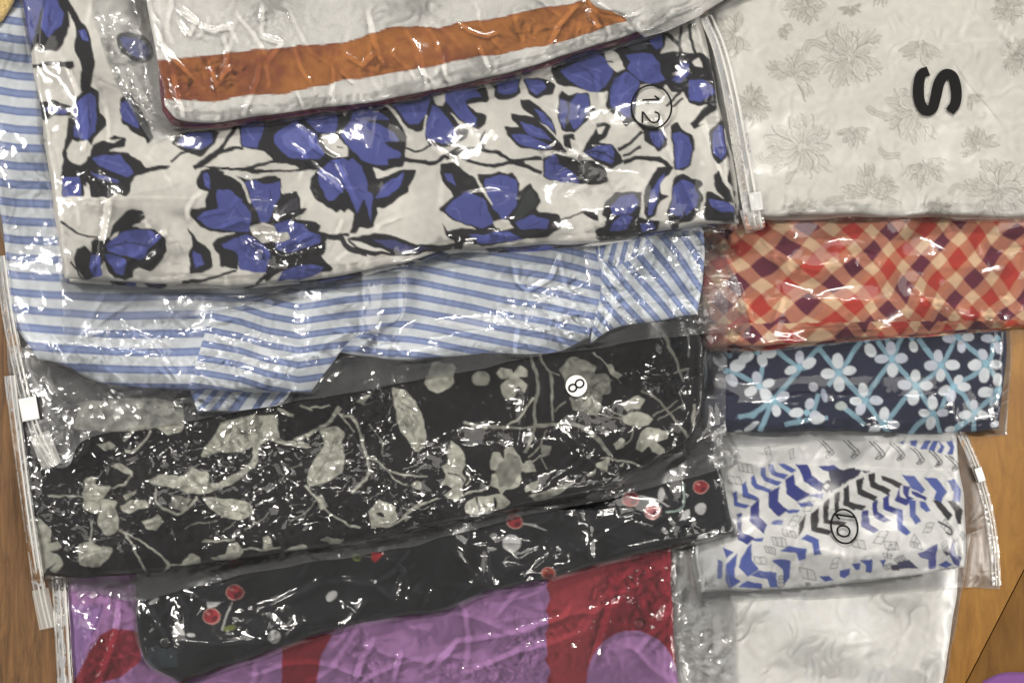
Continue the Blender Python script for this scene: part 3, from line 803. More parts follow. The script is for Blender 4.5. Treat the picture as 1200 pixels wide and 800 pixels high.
# ---- pale leaves and twigs on black
LB = (21, 20, 23); LM = (168, 168, 156); LD = (130, 130, 121)
def leaf_canvas():
    c = Canvas(-10, 340, 880, 700, LB); c.round_corners = True
    P = lambda *p: c.poly(LM, *p)
    D = lambda *p: c.poly(LD, *p)
    St = lambda w_, *p, w1=None: c.stroke(LM, w_ * .8, *p, w1=w1 and w1 * .8)
    Sd = lambda w_, *p, w1=None: c.stroke(LD, w_ * .8, *p, w1=w1 and w1 * .8)
    c.zoom(0, 480, 4)
    P(400,330, 420,310, 450,320, 440,350, 520,360, 500,400, 480,430, 460,490, 395,460, 400,400)
    P(480,420, 560,430, 540,460, 560,500, 560,560, 500,590, 460,540, 470,480)
    P(515,260, 570,250, 625,290, 620,305, 570,290); St(10, 625,300, 590,345, 530,370)
    P(580,400, 640,370, 630,390, 590,420)
    P(560,450, 620,415, 690,420, 690,455, 640,465, 600,485, 565,470)
    P(660,515, 740,490, 770,520, 730,570, 690,555)
    St(12, 560,560, 680,630, 790,715, 740,790); St(12, 590,580, 640,670, 690,755); St(10, 440,520, 425,610)
    P(370,630, 430,610, 470,640, 530,640, 500,700, 460,735, 400,735, 370,720)
    St(8, 230,400, 400,408)
    P(695,330, 740,305, 860,310, 900,265, 970,290, 975,340, 1080,340, 1200,215, 1200,260, 1100,345, 960,395, 830,375, 720,350)
    St(14, 730,370, 740,440, 830,485, 920,420, 925,400); D(800,400, 900,410, 860,470, 790,460)
    P(950,405, 1170,430, 1195,490, 1120,515, 1030,500, 980,450)
    P(125,570, 145,500, 180,510, 240,570, 240,620, 180,640)
    P(130,640, 270,620, 290,650, 230,660, 270,680, 300,720, 260,765, 230,750, 260,710, 220,740, 200,780, 160,690)
    P(850,710, 900,670, 940,690, 930,720, 850,730); P(980,700, 1060,680, 1080,620, 1140,640, 1130,690, 1050,710)
    St(8, 960,610, 1080,615); St(8, 790,720, 850,725)
    P(340,90, 380,-40, 650,-60, 860,-40, 860,70, 850,110, 790,120, 750,90, 480,100)
    P(935,220, 1010,120, 1060,70, 1200,40, 1200,170, 1060,200)
    St(12, 615,95, 580,148); St(12, 710,100, 650,175, 590,190); P(455,165, 520,150, 545,180, 490,195)
    c.zoom(200, 460, 4)
    P(140,300, 200,200, 240,140, 340,110, 500,110, 510,210, 440,230, 400,260, 260,280)
    D(340,110, 360,110, 380,230, 350,240); D(400,110, 420,110, 430,220, 410,230)
    St(34, 410,240, 390,320, 330,380, 230,430, w1=24); P(440,215, 600,220, 650,240, 660,262, 560,245)
    St(22, 580,220, 720,160, 800,70); St(9, 790,95, 860,180)
    St(17, 800,100, 860,120, 890,190, 920,290, 920,390, 850,470); St(10, 920,290, 1010,360, 1100,385, 1200,390); St(8, 1010,360, 1060,410, 1110,435)
    P(700,180, 770,155, 815,180, 800,230, 820,290, 800,370, 740,420, 650,440, 640,410, 660,340, 730,240)
    St(12, 630,430, 700,510, 760,580, 890,640); P(690,490, 710,480, 740,530, 700,545)
    P(1045,-10, 1100,0, 1170,80, 1195,170, 1190,240, 1160,285, 1130,240, 1080,170, 1055,110)
    c.ell(LM, 1155, 437, 22)
    P(920,560, 950,545, 980,590, 1003,583, 950,530, 970,500, 1010,510, 1060,560, 1060,600, 1000,620, 940,630)
    St(14, 940,635, 1060,605, 1120,550, 1200,515); P(1080,570, 1130,575, 1100,600)
    D(700,690, 740,670, 790,680, 820,680, 800,700, 760,710); P(510,760, 540,730, 640,710, 655,740, 620,765)
    P(430,680, 460,670, 480,720, 440,735); P(255,770, 270,720, 310,700, 345,740, 310,780); P(50,790, 90,750, 140,770, 140,800, 60,800)
    St(8, 150,700, 300,690); St(10, 340,730, 440,735, 510,720); D(1090,670, 1130,630, 1200,625, 1200,650, 1140,680)
    St(18, 500,80, 580,105); St(12, 610,55, 660,85); St(10, 650,70, 750,60); P(870,40, 940,0, 900,55)
    c.zoom(400, 400, 4)
    P(235,205, 300,230, 350,280, 385,350, 395,420, 380,490, 355,522, 330,480, 280,420, 255,360, 265,290)
    P(385,195, 430,90, 540,100, 530,190, 500,220, 450,245, 410,225); c.ell(LM, 652, 172, 42, 38)
    P(725,150, 740,125, 790,125, 800,150, 830,110, 870,130, 870,165, 835,165, 870,200, 860,235, 830,200, 810,265, 770,270, 750,240, 745,200, 790,165, 745,175)
    Sd(18, 890,60, 915,200, 900,330, 900,400, 855,520); Sd(16, 930,60, 985,180, 990,370); St(18, 580,385, 685,405)
    Sd(13, 685,400, 900,398, 990,380); St(13, 775,395, 840,340, 900,260); Sd(7, 1000,330, 1050,285)
    Sd(10, 960,410, 930,480, 870,540); D(930,480, 980,490, 975,525, 935,545); Sd(8, 930,545, 965,600)
    P(490,510, 510,500, 515,460, 545,490, 580,540, 585,570, 570,600, 590,640, 570,680, 575,720, 540,745, 500,730, 480,720, 520,690, 500,670, 460,670, 490,620, 470,580, 500,560)
    c.stroke(LB, 7, 500,610, 560,620, 580,650); St(7, 590,600, 605,640, 590,670)
    P(700,560, 710,515, 740,515, 760,560, 770,500, 800,490, 830,530, 850,570, 880,550, 900,580, 910,610, 880,610, 840,600, 850,640, 830,680, 780,690, 760,720, 740,690, 700,670, 700,620, 745,610, 700,600)
    c.stroke(LD, 6, 760,690, 820,640, 850,580)
    P(575,760, 640,720, 760,710, 800,750, 760,790, 640,810, 580,810); c.stroke(LB, 8, 635,725, 642,790); c.ell(LB, 718, 752, 10, 28)
    P(860,690, 890,660, 930,650, 920,690, 870,710); P(150,760, 180,740, 250,770, 250,800, 130,800); c.ell(LM, 357, 677, 20)
    St(8, 580,715, 700,670); St(8, 300,790, 450,730); St(10, 860,560, 900,560, 930,530)
    D(880,720, 1050,670, 1100,660, 1040,700, 920,760)
    c.zoom(580, 380, 4)
    D(300,210, 340,165, 370,145, 430,170, 470,200, 460,240, 520,235, 540,270, 540,320, 500,330, 500,380, 480,430, 440,430, 410,400, 370,400, 350,350, 370,330, 330,300, 325,260)
    P(420,340, 480,330, 500,380, 470,430, 430,420); Sd(9, 500,380, 600,430); Sd(9, 490,420, 600,440); St(8, 470,130, 520,200)
    P(515,200, 540,190, 560,220, 600,235, 580,260, 530,225)
    P(595,365, 640,350, 680,335, 705,360, 680,400, 640,395, 620,410, 595,385); P(600,430, 650,410, 720,420, 740,440, 720,470, 690,480, 640,475, 605,460)
    P(560,560, 590,520, 615,540, 610,575, 580,585); Sd(10, 655,470, 640,530, 610,560)
    P(660,580, 690,500, 720,480, 750,490, 810,500, 810,540, 760,550, 800,590, 780,610, 740,600, 720,570, 690,600)
    Sd(14, 690,310, 800,385, 860,460, 900,525); Sd(8, 740,430, 860,360); Sd(8, 760,450, 890,370)
    Sd(26, 790,40, 850,160, 885,270, w1=10); Sd(9, 840,220, 915,210); D(930,370, 945,370, 945,520, 920,480)
    Sd(14, 190,470, 330,460, 420,480, 500,560, 545,610, w1=26)
    P(645,720, 700,690, 740,650, 800,650, 860,650, 870,690, 830,740, 740,760, 660,750); St(12, 500,625, 610,635, 700,665)
    P(470,650, 540,625, 520,680, 540,700, 480,670); P(435,700, 480,675, 470,700, 440,715); P(580,660, 620,630, 600,665)
    c.zoom(200, 460, 4)
    for v in ((1060,10, 1120,120, 1160,270), (650,430, 720,330, 790,180), (170,490, 260,540, 380,580), (180,290, 300,210, 480,150), (480,200, 560,226, 650,250)):
        c.stroke(LD, 5, *v)
    for v in ((560,600, 640,560, 690,500), (340,640, 420,600, 470,560), (930,150, 980,220, 1000,300), (620,330, 560,360, 520,420), (240,650, 300,600), (1000,700, 1060,660, 1120,650), (60,640, 140,610, 220,600)):
        c.stroke(LD, 5, *v)
    r = np.random.default_rng(44); c.zoom(0, 0, 1)
    for k in range(420):
        x = r.uniform(20, 830); y = r.uniform(400, 680); a = r.uniform(0, 180)
        c.ell(LD if k % 3 else (74, 73, 72), x, y, r.uniform(.6, 1.5), r.uniform(.5, .9), a, alpha=.5)
    for k in range(1500):
        x = r.uniform(20, 830); y = r.uniform(400, 680)
        c.ell(LB, x, y, r.uniform(.5, 1.0), r.uniform(.4, .8), r.uniform(0, 180), alpha=.45)
    c.zoom(580, 380, 4)
    Sd(8, 240,210, 300,240); D(0,690, 40,640, 60,600, 110,620, 130,680, 90,740, 20,760)
    return c.soften()

# ---- cherries and dots on navy black
def cherry_canvas():
    c = Canvas(120, 480, 900, 860, (14, 15, 22))
    RD = (170, 40, 52); WD = (214, 214, 212); GN = (120, 132, 60)
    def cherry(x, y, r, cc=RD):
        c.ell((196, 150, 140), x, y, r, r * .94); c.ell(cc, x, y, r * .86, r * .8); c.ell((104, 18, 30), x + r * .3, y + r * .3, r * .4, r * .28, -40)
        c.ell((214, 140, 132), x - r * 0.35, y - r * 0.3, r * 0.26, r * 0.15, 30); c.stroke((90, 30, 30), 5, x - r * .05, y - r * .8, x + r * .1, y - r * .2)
    c.zoom(60, 600, 4)
    c.stroke(WD, 7, 848,420, 800,550); cherry(862, 375, 42); cherry(752, 488, 42); c.ell(GN, 835, 540, 32, 13, -10)
    c.poly(WD, 730,420, 800,420, 770,445, 735,450)
    c.ell(WD, 1045, 582, 28, 32, 20); c.poly(WD, 590,500, 610,530, 628,577, 568,570); c.ell(WD, 480, 415, 28, 9, -30); c.ell(WD, 655, 575, 20, 10)
    c.poly((48, 58, 66), 460,630, 520,620, 590,650, 590,720, 480,735, 450,690)
    c.zoom(340, 580, 4)
    c.poly((190, 36, 44), 380,265, 440,275, 398,318, 378,300); c.stroke((120,120,110), 5, 330,285, 385,288); c.ell(GN, 310, 292, 20, 18, 40); c.ell((60,70,40), 315, 292, 10, 9, 40)
    c.ell(WD, 195, 472, 30, 20, -45); c.ell(WD, 1035, 225, 42); c.stroke(WD, 6, 1085,130, 1150,145, 1190,160); cherry(1050, 122, 38); c.ell(WD, 322, 642, 45, 24, -25)
    c.zoom(580, 540, 4)
    c.stroke(WD, 6, 130,295, 180,295, 240,325); cherry(93, 283, 38); cherry(635, 180, 40); cherry(740, 235, 40, (196, 120, 128)); cherry(965, 122, 35); cherry(250, 525, 34, (176, 66, 40))
    c.stroke(WD, 5, 150,515, 215,525)
    c.ell(WD, 965, 223, 26, 28); c.ell(WD, 975, 365, 27, 22); c.poly(WD, 865,280, 880,235, 915,222, 915,265); c.ell(WD, 780, 155, 14, 34); c.ell(WD, 465, 160, 40, 14, -10)
    c.stroke((150,170,160), 9, 885,105, 885,200, 850,235, 800,240); c.stroke(WD, 6, 675,165, 760,180, 810,215)
    r = np.random.default_rng(3); c.zoom(0, 0, 1)
    for k in range(14):
        x = r.uniform(240, 830); y = r.uniform(500, 560) - (x - 500) * 0.05
        c.ell(WD, x, y, 7)
    return c.soften()

# ---- purple with dark red
def purple_canvas():
    PU = (166, 118, 172); RE = (140, 22, 42)
    c = Canvas(60, 560, 840, 870, PU)
    c.zoom(60, 600, 4)
    c.poly((156, 114, 176), 60,440, 240,430, 200,560, 110,790, 60,790)
    c.poly(RE, 100,800, 160,690, 230,575, 290,540, 350,560, 410,560, 425,700, 330,770, 240,800, 180,1000, 60,1000)
    c.poly((150, 40, 60), 320,545, 415,555, 425,700, 330,765)
    c.stroke((92, 56, 120), 8, 240,430, 215,520, 190,570)
    c.zoom(0, 0, 1)
    c.poly(RE, 330,750, 392,735, 376,770, 366,830, 362,870, 300,870, 330,800)
    c.poly(RE, 640,640, 641,690, 645,700, 639,715, 646,728, 638,742, 645,757, 639,772, 645,786, 640,800, 645,870, 840,870, 840,640)
    c.poly((158, 48, 60), 640,650, 705,650, 712,690, 700,740, 690,800, 645,800, 640,745, 645,715)
    c.ell(PU, 741, 797, 54, 58)
    c.ell((104, 10, 26), 749, 731, 7)
    return c.soften()

# ---- red and purple gingham on the bias
def gingham(x, y):
    wx = 3.6 * noise(x, y, 24, 31) + 1.2 * noise(x, y, 8, 32); wy = 3.6 * noise(x, y, 24, 33) + 1.2 * noise(x, y, 8, 34)
    hem = (y > 378 - (x - 960) * 0.012).astype(float)
    X = x + wx + hem * 14 - 873; Y = y + wy + hem * 6 - 309
    bend = 0.10 * np.sin((x - 860) / 70.0)
    a = (X * (22 / 1012.0) * 1.0 - Y * (22 / 1012.0) * (1 + bend))      # cells along (24,-22)
    b = (X * (22 / 1050.0) * (1 - bend) + Y * (24 / 1050.0))
    fa = (a % 1.0); fb = (b % 1.0)
    sa = np.clip((0.285 - np.abs(fa - 0.5)) * 22 + 0.5, 0, 1); sb = np.clip((0.285 - np.abs(fb - 0.5)) * 22 + 0.5, 0, 1)
    row = (np.floor(b).astype(int) % 2)[..., None]
    dark = np.where(row == 0, srgb((102, 28, 54)), srgb((186, 54, 40)))
    cream = srgb((230, 192, 154)); tan = np.where(row == 0, srgb((190, 122, 98)), srgb((200, 124, 94)))
    sa = sa[..., None]; sb = sb[..., None]
    return sa * sb * dark + (1 - sa) * (1 - sb) * cream + (sa * (1 - sb) + sb * (1 - sa)) * tan

# ---- white flowers on a pale blue trellis over navy
def trellis_canvas():
    NV = (28, 34, 62); SB = (138, 174, 192); PW = (224, 230, 236)
    c = Canvas(820, 330, 1200, 540, NV).zoom(830, 380, 3.3333)
    W = 20
    for ln in ((80,175, 200,240, 265,300, 360,365), (215,100, 213,150, 200,240), (120,362, 180,345, 260,285, 360,170, 430,90), (262,100, 350,165, 385,165),
               (430,90, 510,190, 600,285, 680,390, 725,445), (600,60, 510,190), (615,280, 710,150, 755,50), (660,60, 715,135, 810,240, 880,345, 912,440),
               (690,380, 790,270, 910,160, 965,50), (820,50, 870,120, 910,160, 960,245, 1000,280, 1040,345), (975,50, 1085,155, 1140,255, 1105,315),
               (905,335, 960,245, 1085,160, 1115,70), (780,440, 815,395, 880,345), (950,420, 1040,350, 1130,262), (1040,345, 1035,420), (200,420, 250,300),
               (400,375, 430,270), (530,325, 612,392), (300,395, 380,375, 470,365), (60,80, 90,130), (470,240, 510,190), (680,-40, 715,135), (560,-40, 430,90), (330,-30, 262,100),
               (820,-40, 755,50), (965,-30, 965,50)):
        c.stroke(SB, W, *ln, w1=W * 0.85)
    c.poly(SB, 105,365, 170,345, 195,350, 180,368)
    r = np.random.default_rng(8)
    def fl(x, y, *angs, L=40):
        for a in angs:
            a = a + r.normal() * 5; l = L * r.uniform(0.9, 1.12); t = math.radians(a)
            c.ell(PW if r.random() > .3 else (206, 212, 226), x + math.cos(t) * l, y + math.sin(t) * l, l * 0.66, l * 0.47, a)
        c.ell((150, 196, 216), x, y, 13)
    fl(70,180, -110,-22,65, L=45); fl(200,243, -112,-25,148,62); fl(255,300, -30,75,-140); fl(355,165, -80,150,-30)
    fl(510,190, -90,-5,88,178, L=43); fl(612,295, -100,-8,105,175); fl(715,135, -90,0,82,180, L=42); fl(910,160, -112,0,92,172)
    fl(812,240, -88,0,100,180, L=42); fl(880,345, -92,0,105,180, L=38); fl(960,245, -58,-4,100,160, L=36); fl(1085,155, -112,0,105,180, L=40)
    fl(1040,345, -95,12,165, L=35); fl(1128,258, -80,175); fl(685,390, -90,0,155); fl(980,50, 75,180,0); fl(1130,55, 82,180)
    fl(617,60, 85); fl(795,50, 88); fl(190,105, 60,150,5, L=42); fl(385,345, 175,15,-70)
    c.ell((196,200,210), 408, 243, 19); c.ell((170,180,200), 452, 277, 12, 28, -15); c.ell(PW, 430, 372, 30, 18, -15); c.ell((190,200,196), 520, 320, 22, 16)
    c.ell(PW, 170, 400, 34, 10, -35); c.ell(PW, 120, 425, 20, 12); c.ell(PW, 945, 412, 20, 12, -20); c.ell(PW, 1122, 388, 18, 12, -20)
    return c.soften()

# ---- zigzag bands and pen-sketched boxes on white
def zigzag_canvas():
    c = Canvas(790, 430, 1160, 720, (234, 234, 232))
    DB = (40, 50, 132); MB = (78, 96, 172); BKK = (30, 28, 34)
    P = c.poly
    NV = (34, 34, 66)
    c.zoom(840, 520, 4.444)
    for p in ((320,100, 355,105, 415,135, 390,155, 345,130), (270,105, 295,105, 305,140, 370,165, 350,185, 285,160, 270,140), (235,125, 255,120, 260,170, 335,195, 315,215, 245,190, 230,160),
              (180,175, 200,160, 210,205, 285,235, 270,250, 200,230, 180,205), (130,215, 155,195, 160,250, 220,280, 205,295, 135,275), (80,260, 105,240, 110,300, 170,320, 150,335, 90,320),
              (470,268, 555,250, 550,285, 500,275), (420,305, 490,300, 500,320, 440,325), (350,345, 435,340, 420,360, 370,362), (300,395, 350,392, 340,420, 285,415), (180,490, 240,485, 235,510, 200,505),
              (185,510, 180,600, 225,650, 165,692, 112,640, 125,590), (30,535, 90,565, 50,592), (45,625, 105,570, 93,660, 100,695, 132,720, 65,752, 45,710), (115,745, 160,715, 240,730, 235,757),
              (178,685, 225,655, 312,670, 317,742, 275,745, 268,705), (288,607, 330,593, 387,605, 380,690, 350,730, 343,650), (333,557, 375,533, 472,550, 460,602, 430,610, 413,570), (433,497, 465,473, 532,500, 542,575, 508,582, 500,522),
              (530,690, 590,690, 610,712, 570,722), (640,660, 690,645, 690,680, 660,705, 670,675), (5,600, 30,610, 25,700, 0,700)):
        P(MB, *p)
    for p in ((410,103, 475,105, 495,165, 567,205, 540,242, 450,195, 430,135), (355,185, 400,160, 410,215, 482,260, 420,302, 362,255), (268,250, 327,218, 320,300, 372,345, 320,377, 267,330),
              (172,325, 222,283, 220,380, 267,420, 245,467, 172,400), (105,365, 132,353, 130,460, 197,485, 165,522, 112,500), (525,115, 610,108, 675,150, 640,162, 555,135)):
        P(DB, *p)
    for p in ((420,485, 428,410, 467,358, 450,430), (488,360, 527,328, 525,430, 602,455, 580,477, 488,450), (550,310, 587,278, 580,390, 682,405, 660,427, 550,410), (610,262, 642,245, 640,340, 618,362), (660,235, 692,210, 690,300, 740,325, 720,345, 664,312)):
        P(BKK, *p)
    for p in ((543,215, 580,183, 612,200, 600,232, 570,252), (603,180, 640,158, 657,185, 622,240, 592,252), (645,150, 682,128, 702,170, 662,200, 642,232), (675,128, 720,122, 725,185, 682,192)):
        P(NV, *p)
    P((226,226,222), 556,216, 572,200, 586,214, 570,232)
    c.zoom(980, 500, 4.444)
    for p in ((168,245, 207,240, 205,290, 287,330, 270,357, 178,310), (108,280, 147,262, 140,325, 217,365, 200,387, 113,350), (38,320, 72,305, 60,385, 157,415, 140,437, 38,405), (238,255, 347,295, 330,322, 243,280),
              (500,378, 527,373, 612,460, 585,487), (578,385, 622,390, 657,440, 650,502, 630,500, 620,440)):
        P(BKK, *p)
    for p in ((35,225, 70,213, 102,240, 70,290, 40,302), (92,220, 132,225, 120,252, 90,277), (130,228, 177,232, 160,252), (-40,225, 0,215, 42,225, 50,270, 20,320, -20,335)):
        P(NV, *p)
    for p in ((138,440, 172,430, 175,505, 227,535, 195,552, 133,515), (188,390, 217,380, 220,440, 287,490, 255,502, 198,470), (243,370, 277,350, 275,405, 342,435, 310,457, 248,430), (303,382, 337,308, 330,360, 397,385, 370,412),
              (348,300, 387,305, 380,360, 412,375, 375,387, 353,350), (393,325, 472,365, 465,387, 398,350)):
        P(DB, *p)
    for p in ((343,245, 407,255, 462,325, 445,347, 393,315), (453,260, 527,265, 577,335, 545,392, 508,370, 523,330), (573,280, 612,275, 652,330, 642,397, 603,390, 613,345), (318,420, 347,430, 345,510, 392,545, 365,562, 318,530),
              (383,380, 417,385, 410,450, 447,490, 415,507, 383,470), (433,390, 462,390, 492,430, 470,442, 438,420), (530,720, 570,695, 607,715, 575,737), (118,690, 192,685, 182,760, 150,752, 150,710), (225,690, 262,683, 240,722),
              (73,710, 127,700, 120,737, 100,742), (18,750, 67,745, 40,792, 18,782), (328,80, 362,74, 350,97), (383,75, 422,70, 417,107, 388,100), (433,115, 458,70, 492,73, 470,117), (478,120, 503,70, 532,73, 510,127), (523,130, 545,100, 530,68, 562,98, 552,137),
              (570,75, 602,65, 614,100, 605,142, 578,135, 592,105)):
        P(MB, *p)
    P((66,70,150), 425,655, 525,605, 520,737, 483,742, 480,690, 440,680); P((66,72,140), 585,655, 610,585, 627,660, 657,675, 640,727, 613,710); P((60,60,80), 545,610, 575,672, 602,660, 560,640)
    P((60,60,100), 318,700, 380,693, 432,740, 328,737); P((56,56,74), 283,715, 320,710, 332,747, 288,745)
    c.stroke((226,226,222), 8, -20,335, 60,295, 170,238)
    def sketch(x, y, s, a, fill=0.0, n=2):
        fill *= .5; s *= .9; n = 3 if fill > .1 else n
        """a box outline with a few pen hatch lines"""
        t = math.radians(a); ca, sa = math.cos(t), math.sin(t)
        R = lambda *p: [v for i in range(0, len(p), 2) for v in (x + s * (p[i] * ca - p[i + 1] * sa), y + s * (p[i] * sa + p[i + 1] * ca))]
        q = R(-1, -.45, .6, -.45, 1, .45, -.6, .45)
        if fill: c.poly((52, 54, 84), *q, alpha=fill)
        for l in (R(-1, -.45, .6, -.45), R(.6, -.45, 1, .45), R(1, .45, -.6, .45), R(-.6, .45, -1, -.45)) + tuple(R(-1 + 1.6 * k / n, -.45, -.6 + 1.6 * k / n, .45) for k in range(1, n)):
            c.stroke((30, 30, 40), 3.0, *l, alpha=0.8)
    def tall(x, y, s, fill=0):
        c.stroke((38,38,48), 5, x - s, y - s * 1.3, x + s * .25, y, x - s * .2, y + s * .6); c.stroke((38,38,48), 5, x - s * .55, y - s * 1.3, x + s * .7, y, x + s * .25, y + s * .6)
        sketch(x + s * .2, y + s * .3, s * .5, 96, fill, 2)
    c.zoom(820, 500, 4)
    for (x, y) in ((320,118), (430,125)): sketch(x, y, 30, 84, 0, 3)
    for (x, y, f) in ((600,115, 0), (715,120, .2), (835,125, 0), (930,130, .5)): tall(x, y, 42, f)
    for (x, y, s, a, f) in ((215,192, 48, 12, .3), (165,250, 42, 5, .1), (375,540, 46, 10, .25), (330,578, 34, 12, .3), (285,625, 38, 5, 0), (420,500, 40, 8, .3), (445,440, 38, -60, .1),  
                            (510,370, 34, -70, 0), (505,690, 52, 12, .15), (630,640, 34, 100, 0), (745,545, 46, 15, .2), (850,515, 44, 118, 0), (900,555, 44, 8, .2),  (885,650, 30, -20, .5),  (385,720, 36, 95, .6), (510,738, 16, 0, .6)):
        sketch(x, y, s, a, f)
    c.zoom(960, 500, 4)
    for (x, y, f) in ((465,150, .1), (550,160, .6), (630,180, .2)): tall(x, y, 38, f)
    for (x, y, s, a, f) in ((515,470, 36, 110, .2), (455,530, 34, 60, .2), (455,552, 34, 10, .5), (600,470, 44, 55, .3), (340,575, 38, 110, .1), (590,560, 34, 70, .4), (380,620, 30, -20, .6), (675,510, 24, 60, .4), (320,600, 24, 8, .1)):
        sketch(x, y, s, a, f)
    c.stroke((20,20,26), 8, 560,440, 610,470, 620,500, 590,490)
    return c.soften()

# ---- tone-on-tone jacquard blooms
def jacquard_canvas():
    c = Canvas(780, -80, 1230, 275, (234, 231, 222)).zoom(800, 0, 3)
    r = np.random.default_rng(21)
    LN = (150, 146, 136); LT = (184, 180, 170); HI = (237, 234, 226)
    def bloom(cx, cy, R, a0=0, a1=360):
        for ring_, (rr, lo, step) in enumerate(((1.0, .3, 19), (.7, .12, 24))):
            n = max(4, int((a1 - a0) / step))
            for k in range(n):
                a = math.radians(a0 + (a1 - a0) * (k + r.uniform(-.35, .35)) / n); L = R * rr * r.uniform(0.8, 1.12); wd = R * r.uniform(0.09, 0.15)
                bend = r.normal() * 0.14; i0 = R * lo * r.uniform(.7, 1.1)
                def pt(d, o):
                    q = a + bend * d / R
                    return (cx + math.cos(q) * d - math.sin(q) * o, cy + math.sin(q) * d + math.cos(q) * o)
                tip = [pt(i0, -wd * .4), pt(L * .65, -wd), pt(L * .95, -wd * .85), pt(L, 0), pt(L * .95, wd * .85), pt(L * .65, wd), pt(i0, wd * .4)]
                c.poly((226, 222, 212) if r.random() > .5 else (236, 233, 224), *[v for p in tip for v in p])
                sh = r.uniform(0, 1); lc_ = tuple(int(LN[i] * (1 - sh) + LT[i] * sh) for i in range(3))
                side = r.choice([-1, 1])
                c.stroke(lc_, 3.0, *pt(i0, wd * .4 * side), *pt(L * .65, wd * side), *pt(L * .95, wd * .6 * side), *pt(L, 0))
                c.stroke(LT, 2.4, *pt(i0, -wd * .4 * side), *pt(L * .65, -wd * side), *pt(L * .92, -wd * .6 * side))
                c.stroke(LT, 2.2, *pt(i0, wd * .1), *pt(L * .9, wd * .3)); c.stroke(LT, 2.2, *pt(i0, -wd * .1), *pt(L * .85, -wd * .35))
        for k in range(int(R * .3)):
            a = r.uniform(0, 6.28); d = R * r.uniform(0, .16); c.ell(LT if k % 2 else HI, cx + d * math.cos(a), cy + d * math.sin(a), 2.6)
    def curl(*p):
        c.stroke(LT, 22, *p); c.stroke((226, 222, 211), 16, *p); c.stroke(LN, 2.2, *p)
    bloom(590,200, 118); bloom(420,520, 128); bloom(385,270, 92, 180, 420); bloom(820,390, 112, 60, 330); bloom(660,680, 100, 160, 400)
    bloom(850,570, 88, 0, 180); bloom(1110,660, 118); bloom(840,150, 84, 30, 180); bloom(190,120, 84, 60, 300); bloom(600,455, 62, 0, 200)
    bloom(250,365, 66, 0, 360); bloom(430,15, 70); bloom(1040,520, 72, 150, 360); bloom(900,745, 50); bloom(1150,25, 62); bloom(1185,200, 66); bloom(350,95, 46, 0, 120)
    bloom(700,-60, 80); bloom(1000,-90, 80); bloom(590,20, 40, 0, 180); bloom(1010,330, 60, 20, 120); bloom(420,745, 60, 180, 360)
    curl(425,185, 440,155, 470,150, 505,165); curl(265,540, 280,565, 320,570); curl(650,375, 680,400, 720,410); curl(690,520, 720,545, 770,545); curl(940,690, 960,660, 1010,655); curl(500,725, 530,700, 570,700)
    return c.soften()

# ---- white with a wide orange band
def band_paint(x, y):
    xs = [150, 180, 240, 320, 400, 470, 540, 600, 642, 687, 740, 900]
    t = np.interp(x, xs, [71, 68, 64, 58, 48, 36, 26, 17, 10, -1, -14, -60]) + 1.2 * noise(x, y, 14, 77)
    b = np.interp(x, [150, 190, 240, 330, 400, 480, 560, 600, 650, 700, 735, 900], [116, 117, 120, 108, 97, 82, 69, 62, 52, 36, 27, -20]) + 1.0 * noise(x, y, 14, 78)
    inb = np.clip(y - t + .5, 0, 1) * np.clip(b - y + .5, 0, 1)
    m = np.clip(0.5 + (x - 420) / 900 + 0.3 * noise(x, y, 24, 79) + 0.2 * noise(x, y, 3, 80), 0, 1)[..., None]
    o = srgb((148, 82, 50)) * (1 - m) + srgb((186, 118, 58)) * m
    edge = (np.exp(-((y - t) / 2.0) ** 2) + 0.7 * np.exp(-((y - b) / 1.6) ** 2))[..., None]
    o = o * (1 - 0.5 * edge) + srgb((120, 48, 40)) * 0.5 * edge
    wht = srgb((236, 234, 228)) * (1 + 0 * m)
    return wht * (1 - inb[..., None]) + o * inb[..., None]
def flap_paint(x, y):
    wht = np.broadcast_to(srgb((236, 234, 228)), x.shape + (3,))
    d = (x - 822) * 0.55 + (y - 12) * 1.0 + 4                  # dark red tip at the far corner
    k = np.clip((d - 6) / 3, 0, 1) * np.clip((x - 822) / 4, 0, 1)
    return wht * (1 - k[..., None]) + srgb((112, 40, 52)) * k[..., None]

# ---- shirting stripes
def stripes(yc):
    """yc: distance across the stripes in periods"""
    f = yc % 1.0
    k = np.clip((0.23 - np.abs(f - 0.5)) * 18 + .5, 0, 1)[..., None]
    edge = np.exp(-((np.abs(f - 0.5) - 0.17) / 0.05) ** 2)[..., None]
    b = srgb((144, 160, 204)) * (1 - 0.55 * edge) + srgb((90, 108, 168)) * 0.45 * edge
    wht = srgb((226, 232, 238))
    return wht * (1 - k) + b * k
def stripe_body(x, y):
    sag = np.interp(x, [-50, 20, 60, 120, 300], [-16, -3, 0, 2, 3])
    return stripes((y - sag - 335 + 1.2 * noise(x, y, 30, 61)) / 21.0)
def stripe_cuff(x, y):
    f = np.interp(x, [215, 246, 282, 312, 350, 400, 425, 480], [-6, 0, 7, 17, 24, 17, 15, 10])
    return stripes((y - f - 361 + 0.8 * noise(x, y, 24, 62)) / 17.2)
def stripe_long(x, y):
    f = np.interp(x, [360, 420, 480, 560, 640, 710, 760], [2, 0, 5, 18, 34, 50, 62])
    return stripes((y - f - 333 + 1.4 * noise(x, y, 26, 63)) / 17.2)
def stripe_diag(x, y):
    return stripes(((x - 700) * 0.72 - (y - 280) * 0.62 + 1.5 * noise(x, y, 22, 64)) / 15.5)
def stripe_cuff_roll(x, y):
    return stripes(((x - 700) + (y - 290) * 0.25) / 13.0)
